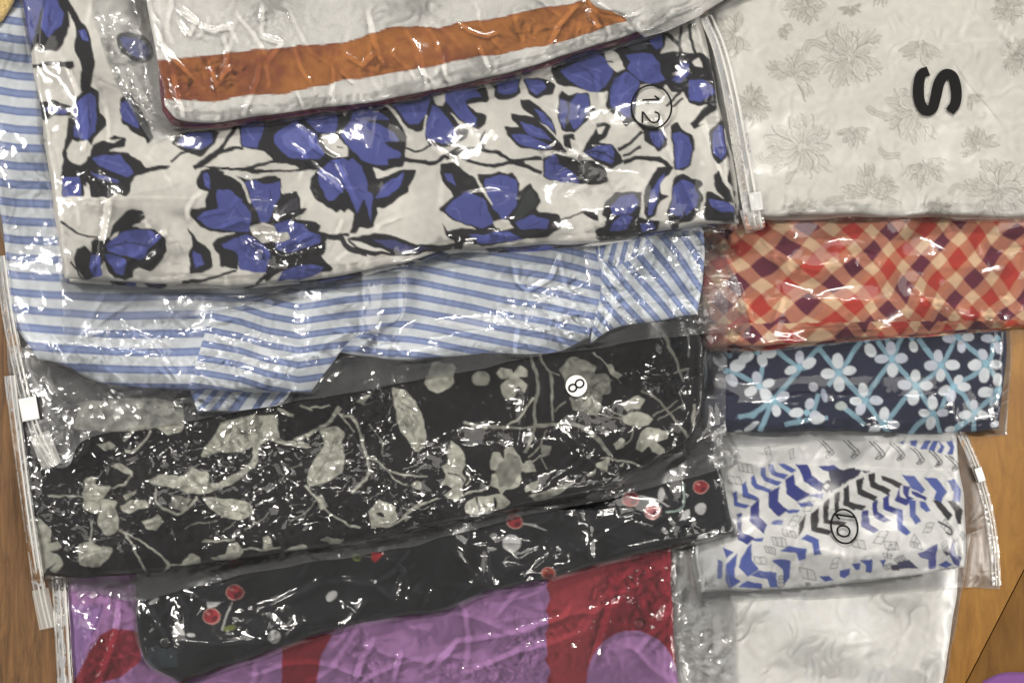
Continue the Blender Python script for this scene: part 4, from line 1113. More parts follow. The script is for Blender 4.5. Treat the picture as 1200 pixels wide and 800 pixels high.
def stripe_under(x, y):
    return stripes(((x - 250) * 0.9 + (y - 470) * 0.8 + 3 * noise(x, y, 12, 65)) / 19.0)

# ================================================================== the pile, from the bottom up
BAGS = 'clear zip bags each holding a folded garment'
CLOTHES = 'folded garments in clear bags'
def E(top, bot, left, right): return (top, bot, left, right)
def new_bag(label, x, y):
    return tag(empty('zip_bag', x, y, float(samp(G, np.array([float(x)]), np.array([float(y)]))[0])), label, 'plastic bag', BAGS)
def new_garment(label, x, y, name='folded_garment'):
    return tag(empty(name, x, y, float(samp(G, np.array([float(x)]), np.array([float(y)]))[0])), label, 'garment', CLOTHES)
def zip_strip(bag, pts, width, mat=None, slider=None, ends=(), lift=0.8):
    """press-seal rails along one side of a bag, the slider on them and the crimped weld at the end"""
    z = ribbon('zipper_strip', pts, width, mat or M_seal, bag, lift=lift, profile=[0.0, 0.3, 0.3, 0.0], n=90)
    z.data.attributes.new('crumple', 'FLOAT', 'POINT').data.foreach_set('value', np.full(len(z.data.vertices), 0.6, np.float32))
    P_ = np.array(pts, float); wd = np.mean(width)
    t_ = np.gradient(P_, axis=0); t_ /= np.hypot(*t_.T)[:, None]; n_ = np.stack([-t_[:, 1], t_[:, 0]], -1)
    for k_, rw in ((-0.30, 0.17), (0.02, 0.15), (0.40, 0.12)):
        ribbon('rail', P_ + n_ * k_ * np.asarray(width if np.ndim(width) else [width] * len(P_))[:, None] if np.ndim(width) == 0 or len(width) == len(P_) else P_ + n_ * k_ * wd, wd * rw, M_zip_w if k_ < 0.3 else M_zip, z, lift=lift + 0.5, profile=[0.0, 1.2, 1.7, 1.2, 0.0], n=90)
    if slider:
        (x, y, w_, h_, a, mt) = slider
        s_ = box_on('slider', x, y, w_, h_, 9.0, a, mt, z, lift=0.8)
    for (x0, y0, x1, y1, wd) in ends:
        n = 22; nn = 18
        t = np.linspace(0, 1, n)[:, None]; k = np.linspace(-.5, .5, nn)[None]
        dx, dy = x1 - x0, y1 - y0; L = math.hypot(dx, dy)
        X = x0 + dx * t - dy / L * wd * k; Y = y0 + dy * t + dx / L * wd * k
        Z = samp(np.maximum(maxf(G), blur(G, 4)), X, Y) + 2.6 + 1.6 * ((np.arange(n)[:, None] + np.arange(nn)[None]) % 2)
        mesh_obj('crimped_end', world(X, Y, Z), gridfaces(n, nn), M_crimp, z, smooth=False)
    return z

# ---- 1 plain white garment, bottom of the right-hand row
e = E([(776, 630), (1000, 628), (1138, 625)], [(780, 880), (1000, 880), (1092, 880)], [(776, 630), (777, 750), (780, 880)], [(1138, 625), (1128, 690), (1120, 745), (1092, 880)])
bag = new_bag('clear bag round the plain white garment lying below the zigzag print one', 960, 760)
back_film(e, F_back, bag, 1)
g = new_garment('plain white folded garment partly under the bag with the zigzag print', 960, 760)
cloth('body', E([(786, 640), (980, 636), (1126, 636)], [(790, 870), (960, 872), (1094, 872)], [(786, 640), (786, 750), (790, 870)], [(1126, 636), (1122, 690), (1114, 745), (1094, 872)]),
      10, lambda x, y: np.broadcast_to(srgb((244, 242, 236)), x.shape + (3,)).copy(), M_fab_w, g, 2.2, 2.2, lump=1.6, seed=1, fine=0.35)
film('front_film', e, F_matte, bag, random_creases((830, 660, 1120, 860), 10, 20, 60, 0.6, 4, 1), seed=1, s=3.2, amp=0.1, big=0.15, base=0.05)

# ---- 2 zigzag print
e = E([(798, 455), (960, 455), (1108, 455)], [(814, 704), (990, 697), (1112, 688), (1172, 690)], [(798, 455), (801, 590), (814, 704)], [(1108, 455), (1132, 512), (1156, 575), (1166, 630), (1172, 690)])
bag = new_bag('clear zip bag with circled number 10 holding the blue and black zigzag print', 980, 600)
back_film(e, F_back, bag, 2)
g = new_garment('white garment printed with blue and black zigzags and sketched boxes', 980, 600)
zc = zigzag_canvas()
cloth('body', E([(806, 470), (960, 468), (1112, 466)], [(822, 694), (960, 688), (1060, 676), (1130, 664)], [(806, 470), (808, 590), (822, 694)], [(1112, 466), (1121, 520), (1131, 600), (1130, 664)]),
      15, zc.sample, M_fab_s, g, 1.3, 1.3, drape=16, lump=2.4, lump_scale=22, seed=2, warp=0.5,
      steps=[((860, 541), (1132, 553), -3.5, 16), ((1100, 600), (1128, 660), 3, 10)],
      creases=[([(868, 548), (900, 600), (860, 660)], 3, 9), ([(960, 560), (1040, 590), (1100, 640)], 3.5, 9), ([(900, 640), (1000, 652), (1100, 640)], 3, 6), ([(1085, 590), (1105, 625), (1115, 655)], 4, 5), ([(930, 575), (980, 560), (1040, 556)], 2.5, 7)])
film('front_film', e, F_matte, bag, random_creases((840, 520, 1160, 690), 10, 20, 60, 0.9, 4, 2) + [([(1138, 520), (1152, 600), (1152, 684)], 1.5, 3), ([(1132, 560), (1140, 640)], 1.2, 3)], seed=2, amp=0.12, big=0.30, base=0.1)
zip_strip(bag, [(1118, 490), (1143, 545), (1158, 595), (1165, 640), (1168, 686)], 11, None, (1148.5, 556, 9, 17, -18, M_slider))
multi_ribbon('circled_number', [ring(989.5, 616.5, 15.5, 20, -10), [(979, 602.5), (990, 604), (1001, 605.5)], [(979, 602.5), (984, 608)], ring(988.5, 622, 7.5, 6.2, 20)], 2.3, M_ink, bag, 0.7)

# ---- 3 navy trellis print
e = E([(804, 352), (1000, 350), (1186, 350)], [(814, 516), (880, 521), (960, 517), (1090, 512), (1180, 510)], [(804, 352), (808, 430), (814, 516)], [(1186, 350), (1184, 430), (1180, 510)])
bag = new_bag('clear bag round the navy garment with the white flower trellis', 1010, 450)
back_film(e, F_back, bag, 3)
g = new_garment('navy garment printed with white flowers on a pale blue trellis', 1010, 450)
tc_ = trellis_canvas()
cloth('body', E([(812, 360), (1000, 358), (1178, 356)], [(822, 505), (900, 507), (960, 504), (1090, 508), (1170, 502)], [(812, 360), (816, 430), (822, 505)], [(1178, 356), (1178, 430), (1170, 502)]),
      13, tc_.sample, M_fab_s, g, 1.3, 1.3, lump=1.5, seed=3, warp=0.4, creases=[([(942, 436), (975, 456), (1010, 490)], 2.5, 4), ([(990, 494), (930, 492), (880, 505)], 3, 6)])
film('front_film', e, F_soft, bag, random_creases((850, 400, 1180, 515), 6, 20, 60, 0.8, 4, 3) + [([(858, 505), (930, 512), (1020, 508), (1100, 510)], 1.4, 3)], seed=3, amp=0.12, big=0.25, base=0.06, spots=[(1170, 440, 12, 60, .5), (930, 508, 70, 10, .5)])

# ---- 4 red gingham
e = E([(798, 214), (1000, 212), (1215, 210)], [(816, 416), (900, 412), (1000, 402), (1100, 394), (1215, 386)], [(798, 214), (805, 300), (816, 416)], [(1215, 210), (1217, 300), (1215, 386)])
bag = new_bag('clear bag round the red and purple checked garment', 1030, 330)
back_film(e, F_back, bag, 4)
g = new_garment('red, purple and cream checked garment folded on the bias', 1030, 330)
gk = dict(mat=M_fab_s, parent=g, su=1.3, sv=1.3, warp=0.0)
cloth('lower_layer', E([(830, 300), (1000, 300), (1204, 296)], [(830, 412), (900, 409), (1000, 400), (1100, 393), (1204, 384)], [(830, 300), (830, 360), (830, 412)], [(1204, 296), (1206, 340), (1204, 384)]), 6, lambda x, y: gingham(x + 20, y - 9), M_fab_s, g, 1.8, 1.5, roll=3, lump=0.6, seed=34, warp=0)
cloth('body', E([(806, 224), (1000, 220), (1208, 218)], [(824, 408), (900, 404), (1000, 396), (1100, 389), (1208, 380)], [(806, 224), (812, 280), (818, 345), (824, 408)], [(1208, 218), (1210, 300), (1208, 380)]),
      15, gingham, lump=2.6, lump_scale=20, seed=4,
      creases=[([(925, 310), (960, 318), (1010, 300), (1040, 316)], 6.0, 6), ([(1060, 330), (1085, 350), (1140, 370)], 7.5, 5), ([(880, 268), (912, 300), (940, 312)], 6.0, 6), ([(1090, 315), (1150, 312), (1200, 290)], 5.2, 6), ([(985, 280), (1000, 306), (1040, 330)], 4.5, 6),
               ([(1140, 370), (1180, 372), (1205, 350)], 7.5, 5), ([(845, 300), (870, 340), (880, 380)], 6.0, 6), ([(900, 260), (930, 268)], 4.5, 5), ([(1110, 258), (1130, 300)], 4.5, 6)],
      steps=[((1150, 376), (905, 384), -3.5, 12), ((1000, 312), (925, 308), 3.0, 14)], **gk)
film('front_film', e, F_soft, bag, random_creases((820, 260, 1200, 400), 7, 20, 70, 0.9, 4, 4) + [([(922, 345), (915, 365), (908, 390)], 1.6, 2.5), ([(835, 270), (868, 330), (885, 385)], 1.8, 3), ([(870, 380), (850, 398), (900, 395)], 1.8, 3), ([(858, 262), (862, 284)], 1.5, 2.5)], seed=4, amp=0.10, big=0.25, base=0.05, spots=[(862, 392, 34, 16, .8), (850, 275, 22, 22, .6), (845, 350, 26, 50, .5), (1185, 375, 30, 20, .5)])

# ---- 5 white jacquard, marked S
e = E([(818, -90), (1000, -95), (1245, -90)], [(838, 262), (1000, 261), (1245, 260)], [(818, -90), (826, 80), (838, 262)], [(1245, -90), (1247, 80), (1245, 260)])
bag = new_bag('clear bag printed with a bold black S over the white flowered jacquard garment', 1020, 130)
back_film(e, F_back, bag, 5)
g = new_garment('white garment with tone on tone woven flowers, above the red check', 1020, 130)
jc = jacquard_canvas()
cloth('lower_layer', E([(846, 150), (1000, 150), (1236, 150)], [(850, 256), (930, 258), (1000, 255), (1100, 256), (1236, 257)], [(846, 150), (847, 200), (850, 256)], [(1236, 150), (1237, 200), (1236, 257)]), 6, jc.sample, M_fab_w, g, 2.4, 1.8, roll=3, lump=0.5, seed=36, warp=0.3)
cloth('body', E([(830, -80), (1000, -82), (1238, -80)], [(846, 253), (930, 254), (1000, 252), (1040, 255), (1100, 252), (1160, 255), (1238, 254)], [(830, -80), (836, 80), (846, 253)], [(1238, -80), (1240, 80), (1238, 254)]),
      17, jc.sample, M_fab_w, g, 1.42, 1.42, drape=40, lump=1.5, lump_scale=34, seed=5, warp=0.7, fine=0.35,
      steps=[((1110, 60), (1180, 165), 2.2, 20), ((1180, 42), (1105, 52), 3, 10)], creases=[([(860, 240), (900, 246), (960, 244)], 2, 5)])
film('front_film', e, F_matte, bag, random_creases((850, 0, 1200, 255), 5, 20, 60, 0.6, 5, 5) + random_creases((1150, 0, 1210, 60), 5, 15, 40, 1.4, 3, 15), seed=5, s=3.2, amp=0.08, big=0.25, base=0.15, spots=[(1185, 30, 40, 40, .8)])
S3 = lambda *p: [(800 + p[i] / 3.0, p[i + 1] / 3.0) for i in range(0, len(p), 2)]
ribbon('printed_letter', S3(864,250, 838,264, 829,310, 834,360, 855,390, 878,380, 890,340, 902,290, 925,262, 950,272, 962,320, 958,365, 938,393), [11, 12.5, 13, 12.5, 12, 12.5, 13, 12.5, 12.5, 13, 12.5, 11], M_ink, bag, lift=0.7, n=70)

# ---- 6 purple and red, bottom of the left-hand row
e = E([(68, 600), (400, 596), (830, 590)], [(82, 880), (400, 880), (868, 880)], [(68, 600), (66, 700), (82, 880)], [(830, 590), (852, 660), (862, 740), (868, 880)])
bag = new_bag('clear zip bag round the purple and dark red garment', 450, 770)
back_film(e, F_back, bag, 6)
g = new_garment('purple garment with dark red shapes under the cherry print', 450, 770)
pc = purple_canvas()
cloth('body', E([(82, 610), (400, 606), (786, 600)], [(92, 868), (400, 870), (800, 868)], [(82, 610), (80, 700), (92, 868)], [(786, 600), (786, 680), (792, 770), (800, 868)]),
      14, pc.sample, M_fab_s, g, 1.7, 1.7, lump=2.4, lump_scale=30, seed=6, warp=0.5, creases=[([(120, 710), (105, 760), (95, 810)], 4, 7), ([(170, 720), (190, 770)], 3, 8), ([(560, 760), (620, 735)], 2, 8)] + random_creases((100, 680, 780, 810), 26, 40, 120, 3.0, 7, 66, ang=-0.35, spread=0.4))
disc('button', 749, 731, 6.5, M_btn_r, g, lift=0.3, thick=1.0, dome=0.8)
film('front_film', e, F_mid, bag, random_creases((80, 690, 860, 810), 44, 40, 120, 1.7, 4, 6, ang=-0.45, spread=0.35) + random_creases((790, 640, 860, 810), 9, 20, 80, 1.4, 3, 16, ang=1.5, spread=0.15)
     + [([(140, 700), (135, 740), (118, 790), (112, 810)], 2.6, 3), ([(440, 745), (425, 770), (415, 800)], 2.4, 4), ([(500, 792), (535, 751), (600, 742), (650, 722)], 2.4, 3.5), ([(540, 790), (600, 765), (700, 735)], 2.2, 3.5), ([(718, 690), (712, 720), (690, 790)], 2.2, 3.5), ([(470, 760), (460, 800)], 2, 3)], seed=6, amp=0.20, big=0.40, base=0.06, spots=[(745, 690, 50, 40, .8), (650, 750, 70, 40, .45), (425, 780, 22, 40, .9), (120, 770, 36, 50, .5), (820, 730, 34, 90, .9), (110, 700, 60, 20, .6), (580, 790, 90, 20, .4)])
zip_strip(bag, [(68, 655), (72, 720), (76, 790), (82, 870)], 19)

# ---- 7 cherries on navy black
e = E([(150, 560), (450, 545), (842, 500)], [(212, 806), (330, 763), (385, 744), (440, 730), (520, 718), (560, 700), (640, 683), (740, 655), (800, 641), (866, 626)], [(150, 560), (152, 690), (165, 770), (212, 806)], [(842, 500), (850, 560), (866, 626)])
bag = new_bag('clear glossy bag round the black garment with red cherries', 500, 680)
back_film(e, F_back, bag, 7)
g = new_garment('navy black garment printed with red cherries and white dots', 500, 680)
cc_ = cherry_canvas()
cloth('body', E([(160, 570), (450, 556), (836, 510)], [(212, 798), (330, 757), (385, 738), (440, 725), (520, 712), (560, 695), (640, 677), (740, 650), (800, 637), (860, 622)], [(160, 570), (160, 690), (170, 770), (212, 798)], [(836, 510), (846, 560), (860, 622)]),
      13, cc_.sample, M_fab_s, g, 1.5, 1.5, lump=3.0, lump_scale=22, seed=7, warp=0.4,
      creases=[([(690, 595), (688, 630), (690, 655)], 5, 6), ([(575, 640), (578, 690)], 5, 6), ([(400, 680), (460, 700), (520, 690)], 4, 8), ([(180, 735), (230, 760), (300, 755)], 4, 8)])
disc('button', 193, 753, 7, M_btn_k, g, lift=0.4, thick=1.2, dome=0.6)
T7 = [([(170, 705), (195, 750), (215, 765)], 2.8, 3), ([(340, 705), (370, 682), (405, 680), (440, 684), (460, 702), (480, 702)], 3, 3), ([(460, 702), (468, 680), (475, 665)], 2.6, 3), ([(480, 698), (498, 678), (572, 690)], 2.6, 3),
      ([(528, 640), (550, 665), (573, 688)], 3, 3), ([(570, 640), (572, 670), (582, 694)], 3, 3), ([(590, 668), (605, 655), (640, 640)], 2.8, 3), ([(610, 680), (640, 655), (665, 645)], 2.8, 3), ([(675, 590), (690, 610), (692, 657)], 3, 3),
      ([(716, 580), (725, 607), (745, 600), (765, 610), (785, 600), (800, 592), (802, 570)], 2.8, 2.6), ([(700, 655), (740, 640), (780, 632), (840, 622)], 2.6, 3), ([(205, 750), (260, 752), (330, 748)], 2.6, 3), ([(270, 720), (320, 708), (355, 690), (380, 672)], 2.8, 3),
      ([(395, 745), (415, 720), (430, 700)], 2.4, 3), ([(330, 755), (345, 735), (360, 720)], 2.4, 3), ([(740, 610), (780, 625), (800, 640)], 2.4, 3), ([(215, 690), (260, 684), (300, 672)], 2.2, 3)]
film('front_film', e, F_glossy, bag, random_creases((170, 600, 860, 780), 80, 18, 70, 2.0, 2.6, 7, ang=-0.5, spread=0.8) + T7, seed=7, amp=0.24, big=0.50, lift=0.8, base=0.2, spots=[(470, 685, 70, 30, .8), (630, 660, 60, 30, .9), (770, 630, 50, 18, .7), (225, 700, 60, 30, .8), (330, 730, 80, 30, .8), (690, 600, 40, 24, .8), (560, 640, 60, 30, .6)], s=2.0)

# ---- 8 pale leaves on black
e = E([(6, 380), (300, 420), (560, 384), (852, 330)], [(58, 690), (110, 694), (160, 704), (230, 687), (340, 662), (440, 647), (540, 624), (600, 607), (700, 587), (800, 562), (869, 541)], [(6, 380), (14, 470), (28, 580), (44, 650), (58, 690)], [(852, 330), (852, 420), (851, 500), (869, 541)])
bag = new_bag('crackled clear zip bag with round 8 sticker over the black leaf print', 440, 540)
back_film(e, F_back, bag, 8)
g = new_garment('black garment printed with pale grey leaves and twigs', 440, 540)
lc = leaf_canvas()
cloth('body', E([(18, 400), (300, 428), (560, 394), (800, 352)], [(38, 674), (110, 676), (190, 668), (340, 646), (440, 630), (540, 608), (620, 590), (700, 572), (785, 528)], [(18, 400), (24, 500), (32, 590), (38, 674)], [(800, 352), (822, 400), (823, 465), (808, 512), (785, 528)]),
      15, lc.sample, M_fab, g, 1.35, 1.35, drape=20, lump=2.6, lump_scale=24, seed=8, warp=0.8, grain=0.14, shade=0.06,
      creases=[([(615, 400), (620, 480), (618, 560)], 3.0, 5), ([(90, 655), (140, 645), (180, 650)], 4, 7), ([(540, 420), (545, 540)], 2.5, 5), ([(660, 500), (700, 560)], 3, 8)])
T8 = [([(680, 488), (675, 515), (685, 535), (740, 560)], 2.4, 2.6), ([(620, 440), (610, 500), (604, 535)], 2.4, 2.4), ([(760, 430), (790, 450), (805, 480)], 2.4, 3), ([(640, 565), (675, 545), (700, 520)], 2.0, 2.6), ([(845, 500), (800, 530), (760, 560)], 2.4, 3), ([(840, 505), (858, 535)], 2.4, 3), ([(830, 400), (832, 470), (840, 500)], 2.0, 4),
      ([(150, 700), (130, 685), (100, 690)], 2, 3), ([(108, 508), (95, 530), (75, 550)], 2.4, 3), ([(165, 550), (190, 520), (215, 520), (220, 545), (200, 553)], 2.2, 2.6)]
film('front_film', e, F_sparkle, bag, random_creases((40, 460, 560, 650), 44, 10, 34, 1.4, 2.8, 8) + random_creases((560, 400, 840, 580), 16, 12, 40, 1.4, 3, 18) + random_creases((60, 480, 820, 640), 26, 40, 90, 1.6, 2.6, 28, ang=-0.3, spread=0.6) + T8, seed=8, amp=0.12, scale=7, big=0.30, base=0.12, spots=[(300, 565, 250, 80, .85), (120, 600, 90, 60, .75), (440, 480, 60, 40, .9), (500, 580, 70, 50, .7), (775, 440, 55, 24, .8), (690, 500, 40, 60, .35), (720, 560, 60, 24, .5), (820, 530, 50, 26, .6), (690, 470, 24, 24, .6), (120, 685, 60, 14, .6)], s=2.0)
zip_strip(bag, [(12, 440), (22, 520), (34, 610), (46, 690), (56, 735)], 15, None, None, [(47, 690, 56, 736, 20)])
disc('number_sticker', 675.5, 452, 12.6, M_sticker, bag, lift=0.8, thick=0.5)
st = [o for o in bag.children if o.name.startswith('number_sticker')][0]
multi_ribbon('printed_number', [ring(671.2, 454.4, 4.5, 4.1, -30), ring(679.3, 449.3, 4.9, 4.5, -30)], 2.0, M_ink, st, 2.1)

# ---- 9 blue stripes
e = E([(-60, -60), (300, -40), (560, 230), (850, 240)], [(60, 548), (80, 545), (104, 512), (212, 494), (332, 473), (400, 463), (460, 450), (560, 433), (620, 419), (700, 407), (777, 396), (880, 388)], [(-60, -60), (-30, 150), (2, 280), (22, 400), (60, 548)], [(850, 240), (848, 280), (866, 330), (880, 388)])
bag = new_bag('clear zip bag with white slider round the blue striped garment', 420, 380)
back_film(e, F_back, bag, 9)
g = new_garment('blue and white striped shirt with folded sleeves, above the black leaf print', 420, 380, 'folded_shirt')
sk = dict(mat=M_fab_s, parent=g, warp=0.0, shade=0.02)
cloth('under_sleeve', E([(225, 445), (280, 446), (345, 440)], [(232, 482), (280, 482), (332, 471)], [(225, 445), (224, 465), (232, 482)], [(345, 440), (342, 458), (332, 471)]), 6, stripe_under, roll=6, lump=1.6, lump_scale=9, seed=19, su=1.5, sv=1.3, **sk)
cloth('body', E([(-45, -50), (150, -45), (330, 10), (420, 260)], [(44, 420), (75, 428), (110, 446), (190, 456), (300, 452), (420, 395)], [(-45, -50), (-16, 150), (8, 300), (14, 370), (44, 420)], [(420, 260), (424, 330), (420, 395)]),
      14, stripe_body, roll=12, lump=1.8, seed=9, su=3.4, sv=1.3, **sk)
cloth('sleeve', E([(360, 262), (480, 262), (600, 262), (715, 262)], [(362, 408), (440, 420), (470, 422), (560, 414), (645, 413), (690, 396)], [(360, 262), (360, 340), (362, 408)], [(715, 262), (722, 320), (716, 352), (690, 396)]),
      8, stripe_long, roll=8, lump=2.0, lump_scale=20, seed=10, su=2.0, sv=1.25, creases=[([(430, 400), (480, 415), (520, 410)], 3, 5), ([(600, 290), (605, 340), (610, 380)], 2, 8)], **sk)
cloth('cuff', E([(247, 366), (300, 352), (380, 325), (470, 318)], [(222, 452), (280, 458), (320, 459), (364, 459)], [(247, 366), (236, 405), (222, 452)], [(470, 318), (468, 372), (415, 396), (364, 459)]),
      5, stripe_cuff, roll=6, lump=1.2, seed=11, su=2.0, sv=1.25, **sk)
cloth('back_sleeve', E([(690, 268), (760, 264), (822, 258)], [(692, 402), (722, 384), (770, 375), (817, 368)], [(690, 268), (704, 330), (692, 402)], [(822, 258), (826, 310), (817, 368)]),
      9, stripe_diag, roll=8, lump=2.4, lump_scale=14, seed=12, su=1.3, sv=1.3, creases=[([(705, 300), (712, 340), (735, 370)], 4, 5), ([(740, 365), (780, 350), (815, 345)], 3, 5)], **sk)
cloth('collar', E([(697, 276), (725, 273), (756, 270)], [(703, 303), (724, 312), (750, 298)], [(697, 276), (699, 290), (703, 303)], [(756, 270), (756, 284), (750, 298)]),
      8, stripe_cuff_roll, roll=8, lump=0.6, seed=13, su=1.2, sv=1.2, **sk)
T9 = [([(125, 335), (108, 365), (92, 395), (80, 402)], 2.2, 3), ([(170, 340), (120, 372), (85, 398)], 2.0, 3), ([(137, 372), (150, 385), (180, 400), (210, 450)], 1.6, 2.5), ([(105, 440), (130, 460), (180, 480), (220, 482)], 2.0, 3), ([(600, 300), (606, 330), (618, 340), (645, 325), (655, 300), (662, 340)], 1.8, 2.4),
      ([(705, 300), (712, 330), (722, 350)], 2.0, 3), ([(400, 410), (430, 390), (450, 395), (480, 420)], 2.0, 3), ([(45, 470), (55, 500), (48, 520)], 2.2, 2.6), ([(260, 480), (275, 465), (290, 470)], 2.0, 3)]
film('front_film', e, F_mid, bag, random_creases((235, 380, 400, 450), 24, 8, 26, 1.5, 2.4, 9, ang=0.2, spread=0.5) + random_creases((590, 340, 740, 400), 20, 8, 26, 1.5, 2.4, 19, ang=0.3, spread=0.5)
     + random_creases((90, 440, 320, 490), 24, 8, 30, 1.8, 2.6, 29) + random_creases((740, 290, 880, 390), 24, 10, 40, 1.6, 2.8, 39) + random_creases((20, 330, 250, 440), 8, 20, 60, 1.2, 3, 49) + T9, seed=9, amp=0.20, scale=7, big=0.30, base=0.06, spots=[(300, 412, 80, 26, .9), (660, 360, 70, 34, .8), (190, 476, 120, 20, 1.0), (790, 330, 70, 50, .7), (440, 400, 34, 14, .9), (140, 400, 90, 30, .4), (720, 330, 24, 40, .8), (860, 340, 30, 60, .6), (60, 500, 24, 40, .6)], s=2.4)
zip_strip(bag, [(0, 300), (10, 370), (24, 440), (42, 505), (64, 546)], 15, None, (34, 479, 21, 27, -10, M_slider), [(46, 508, 61, 546, 24)])

# ---- 10 blue flowers
e = E([(12, -70), (300, -75), (560, -70), (812, -60)], [(75, 402), (135, 386), (240, 369), (310, 359), (370, 344), (450, 334), (520, 306), (640, 292), (760, 281), (840, 270), (893, 270)], [(12, -70), (24, 10), (38, 100), (56, 220), (71, 330), (75, 402)], [(812, -60), (836, 52), (858, 118), (878, 215), (893, 270)])
bag = new_bag('clear zip bag marked with circled 12 over the blue flower print', 450, 200)
back_film(e, F_back, bag, 10)
g = new_garment('white garment printed with large blue flowers outlined in black', 450, 200)
fc = floral_canvas()
cloth('lower_layer', E([(80, 180), (300, 200), (560, 180), (850, 150)], [(82, 331), (130, 334), (250, 339), (330, 336), (400, 328), (470, 313), (530, 297), (620, 294), (700, 287), (790, 272), (869, 266)], [(80, 180), (78, 250), (82, 331)], [(850, 150), (862, 210), (869, 266)]), 7, lambda x, y: fc.sample(x - 40, y - 12), M_fab_s, g, 2.2, 1.5, roll=3, lump=0.6, seed=35, warp=0.3)
cloth('body', E([(18, -60), (300, -64), (560, -60), (800, -52)], [(76, 326), (130, 329), (250, 334), (330, 331), (400, 323), (470, 308), (530, 292), (620, 289), (700, 283), (790, 268), (866, 262)], [(18, -60), (30, 20), (44, 110), (60, 220), (76, 326)], [(800, -52), (826, 40), (842, 120), (856, 200), (866, 262)]),
      16, fc.sample, M_fab_s, g, 1.42, 1.42, drape=30, lump=2.6, lump_scale=28, seed=10, warp=0.7, shade=0.05, grain=0.03,
      creases=[([(75, 232), (120, 232), (190, 222), (230, 205)], 3, 6), ([(640, 246), (680, 238), (715, 226)], 1.5, 10), ([(330, 300), (425, 315), (425, 250)], 2, 6), ([(750, 130), (750, 200), (752, 270)], 2, 3), ([(60, 30), (90, 90), (80, 160)], 4, 9), ([(180, 240), (220, 300)], 2.5, 8)],
      steps=[((780, 224), (598, 200), 2.6, 16), ((235, 231), (72, 233), 4.0, 14)])
T10 = [([(110, 195), (126, 215), (125, 250), (118, 290), (115, 330)], 2.6, 3.2), ([(338, 165), (380, 205), (412, 230)], 2.0, 2.4), ([(355, 160), (395, 190), (420, 240)], 2.0, 2.4), ([(820, 130), (835, 175), (850, 215)], 2.2, 2.4), ([(655, 230), (685, 215), (680, 185)], 2.2, 2.6),
       ([(655, 165), (640, 180), (690, 182)], 2.2, 2.6), ([(300, 300), (345, 280), (375, 270)], 2.4, 2.6), ([(290, 280), (330, 300), (380, 290)], 2.4, 2.6), ([(245, 270), (285, 255), (330, 265)], 2.0, 2.6), ([(70, 60), (90, 110), (95, 165)], 2.4, 4),
       ([(55, 0), (48, 40), (45, 60)], 2.2, 3), ([(97, 110), (100, 150), (96, 180)], 2.4, 2.6), ([(160, 330), (300, 350), (400, 338)], 1.6, 3.5), ([(760, 120), (800, 210), (820, 260)], 1.6, 2.4), ([(560, 270), (600, 275), (640, 272)], 1.8, 2.6), ([(170, 290), (140, 310), (160, 290)], 2, 3), ([(165, 250), (185, 295), (170, 310)], 1.8, 3)]
film('front_film', e, F_soft, bag, random_creases((30, 0, 860, 330), 50, 15, 60, 1.5, 2.5, 10) + random_creases((230, 330, 420, 375), 20, 8, 26, 1.5, 2.4, 20) + random_creases((270, 250, 400, 320), 12, 10, 26, 1.8, 2.4, 30) + random_creases((640, 170, 720, 230), 9, 10, 26, 1.8, 2.4, 40) + T10, seed=10, amp=0.12, scale=9, big=0.35, base=0.06, spots=[(330, 288, 56, 26, .9), (680, 195, 36, 30, 1.0), (330, 348, 100, 16, .8), (385, 200, 30, 40, .4), (100, 215, 34, 24, .5), (725, 262, 50, 20, .7), (820, 250, 50, 20, .5), (660, 85, 40, 24, .3), (200, 305, 34, 20, .4), (560, 280, 50, 14, .6), (800, 90, 40, 30, .4)], s=2.3)
zip_strip(bag, [(828, 20), (843, 55), (857, 110), (868, 170), (878, 225), (886, 268)], [17, 18, 20, 21, 22, 23], None, (886, 236, 15, 22, -8, M_slider_c), [(877, 244, 885, 271, 22)])
ux = lambda u, v: (752.5 + v * 20, 130.5 + u * 14)
multi_ribbon('circled_number', [ring(763.5, 125.5, 23.5, 25.5), [(753, 117.5), (762, 117), (772.5, 116.5), (772.5, 116.5)], [(772.5, 116.5), (767, 112.5)],
             [ux(.05, .72), ux(.2, .95), ux(.5, 1.0), ux(.85, .9), ux(.95, .65), ux(.75, .42), ux(.35, .2), ux(.02, .02)], [ux(.02, .02), ux(.5, .02), ux(.98, .02)]], 2.1, M_ink, bag, 0.7)

# ---- 11 white with an orange band, on top of the pile
e = E([(92, -110), (400, -115), (900, -110)], [(178, 168), (215, 156), (320, 146), (400, 135), (500, 117), (600, 95), (690, 68), (765, 45), (890, -6)], [(92, -110), (106, 0), (128, 70), (148, 120), (178, 168)], [(900, -110), (898, -60), (890, -6)])
bag = new_bag('clear bag over the white garment with the orange band', 450, 40)
back_film(e, F_back, bag, 11)
g = new_garment('white garment with a wide orange band and maroon lower edge', 450, 40)
cloth('lining', E([(160, -95), (400, -100), (868, -95)], [(190, 130), (205, 148), (240, 151), (320, 141), (400, 130), (500, 112), (600, 90), (690, 62), (760, 38), (868, -14)], [(160, -95), (172, 0), (184, 70), (190, 130)], [(868, -95), (870, -50), (868, -14)]),
      9, lambda x, y: np.broadcast_to(srgb((112, 50, 64)), x.shape + (3,)).copy(), M_fab_s, g, 2.4, 1.6, roll=4, lump=0.8, seed=14, warp=0)
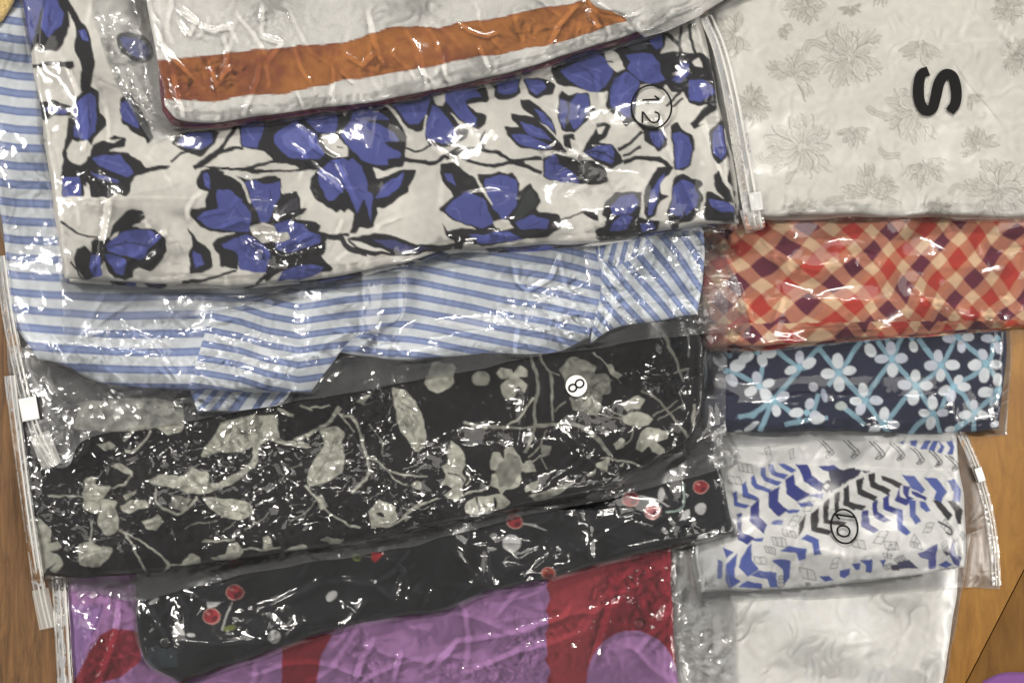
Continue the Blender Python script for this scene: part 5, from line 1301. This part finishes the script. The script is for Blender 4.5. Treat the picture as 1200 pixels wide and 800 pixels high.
cloth('body', E([(160, -92), (400, -98), (862, -92)], [(193, 124), (210, 141), (245, 143), (320, 134), (400, 124), (500, 106), (600, 84), (690, 56), (757, 32), (862, -22)], [(160, -92), (172, 0), (184, 70), (193, 124)], [(862, -92), (864, -50), (862, -22)]),
      15, band_paint, M_fab_o, g, 1.65, 1.65, roll=9, lump=2.0, lump_scale=30, seed=15, warp=0.6, creases=[([(640, 30), (670, 10), (690, -20)], 3, 8), ([(560, 60), (600, 20)], 2, 9)])
cloth('folded_flap', E([(690, -80), (780, -84), (860, -70)], [(755, 44), (790, 32), (826, 16), (866, -10)], [(690, -80), (690, -2), (728, 18), (755, 44)], [(860, -70), (868, -40), (866, -10)]),
      7, flap_paint, M_fab_o, g, 1.6, 1.6, roll=5, lump=1.0, seed=16, warp=0)
T11 = [([(170, 15), (195, 60), (230, 95)], 2.2, 2.6), ([(160, 0), (185, 25), (186, 60)], 2, 2.6), ([(200, 85), (210, 120), (215, 140)], 2.4, 3), ([(245, 70), (252, 100), (262, 85), (275, 75)], 2.2, 2.6), ([(205, 20), (222, 40), (228, 25), (205, 0)], 1.8, 2.4), ([(132, 20), (135, 50), (145, 75)], 2.6, 3),
       ([(300, 40), (330, 50), (310, 75)], 1.8, 2.6), ([(430, 10), (440, 50), (450, 80)], 1.8, 2.8), ([(640, 60), (655, 30), (680, 0)], 2, 2.8), ([(690, 10), (703, 35)], 2, 2.6), ([(700, 0), (735, 30)], 2, 3), ([(400, 60), (425, 75), (440, 60)], 1.8, 2.6), ([(560, 50), (575, 85)], 1.8, 2.6), ([(112, 0), (130, 60), (165, 140)], 2.6, 4), ([(150, 80), (165, 110), (180, 150)], 2.4, 3.5)]
film('front_film', e, F_mid, bag, random_creases((110, 0, 195, 160), 24, 15, 50, 1.8, 3.2, 11, ang=1.2, spread=0.6) + random_creases((190, -20, 760, 120), 46, 15, 60, 1.6, 2.4, 21, ang=1.2, spread=0.5) + T11, seed=11, amp=0.14, scale=9, big=0.40, base=0.06, spots=[(145, 60, 34, 80, .55), (170, 130, 34, 30, .7), (260, 85, 30, 24, .6), (210, 110, 22, 24, .6), (430, 65, 40, 24, .35), (650, 40, 60, 24, .4), (340, 30, 90, 24, .25)], s=2.0)

# ---- scraps at the corners of the view
M_knit = fabric('gold_knit', rough=0.9, weave=700, bump=1.0, color=(188, 164, 112), mottle=0.35)
g = tag(empty('knitted_cloth', -10, 0, float(samp(G, np.array([0.0]), np.array([5.0]))[0])), 'gold knitted cloth edge resting on the blue stripes', 'garment')
cloth('body', E([(-60, -50), (-20, -55), (16, -50)], [(-60, 30), (-12, 32), (4, 24)], [(-60, -50), (-62, 0), (-60, 30)], [(16, -50), (18, -5), (4, 24)]), 12,
      lambda x, y: np.broadcast_to(srgb((188, 164, 112)), x.shape + (3,)).copy(), M_knit, g, 1.6, 1.6, lump=1.5, lump_scale=8, seed=17, fine=1.4)
M_vio = fabric('violet_cloth', color=(112, 70, 128))
g = tag(empty('violet_cloth', 1230, 830, 0), 'violet cloth corner lying on the dark amber board', 'garment')
cloth('body', E([(1152, 797), (1190, 786), (1290, 800)], [(1150, 900), (1200, 905), (1290, 900)], [(1152, 797), (1146, 850), (1150, 900)], [(1290, 800), (1296, 850), (1290, 900)]), 10,
      lambda x, y: np.broadcast_to(srgb((112, 70, 128)), x.shape + (3,)).copy(), M_vio, g, 2.0, 2.0, lump=1.5, seed=18)
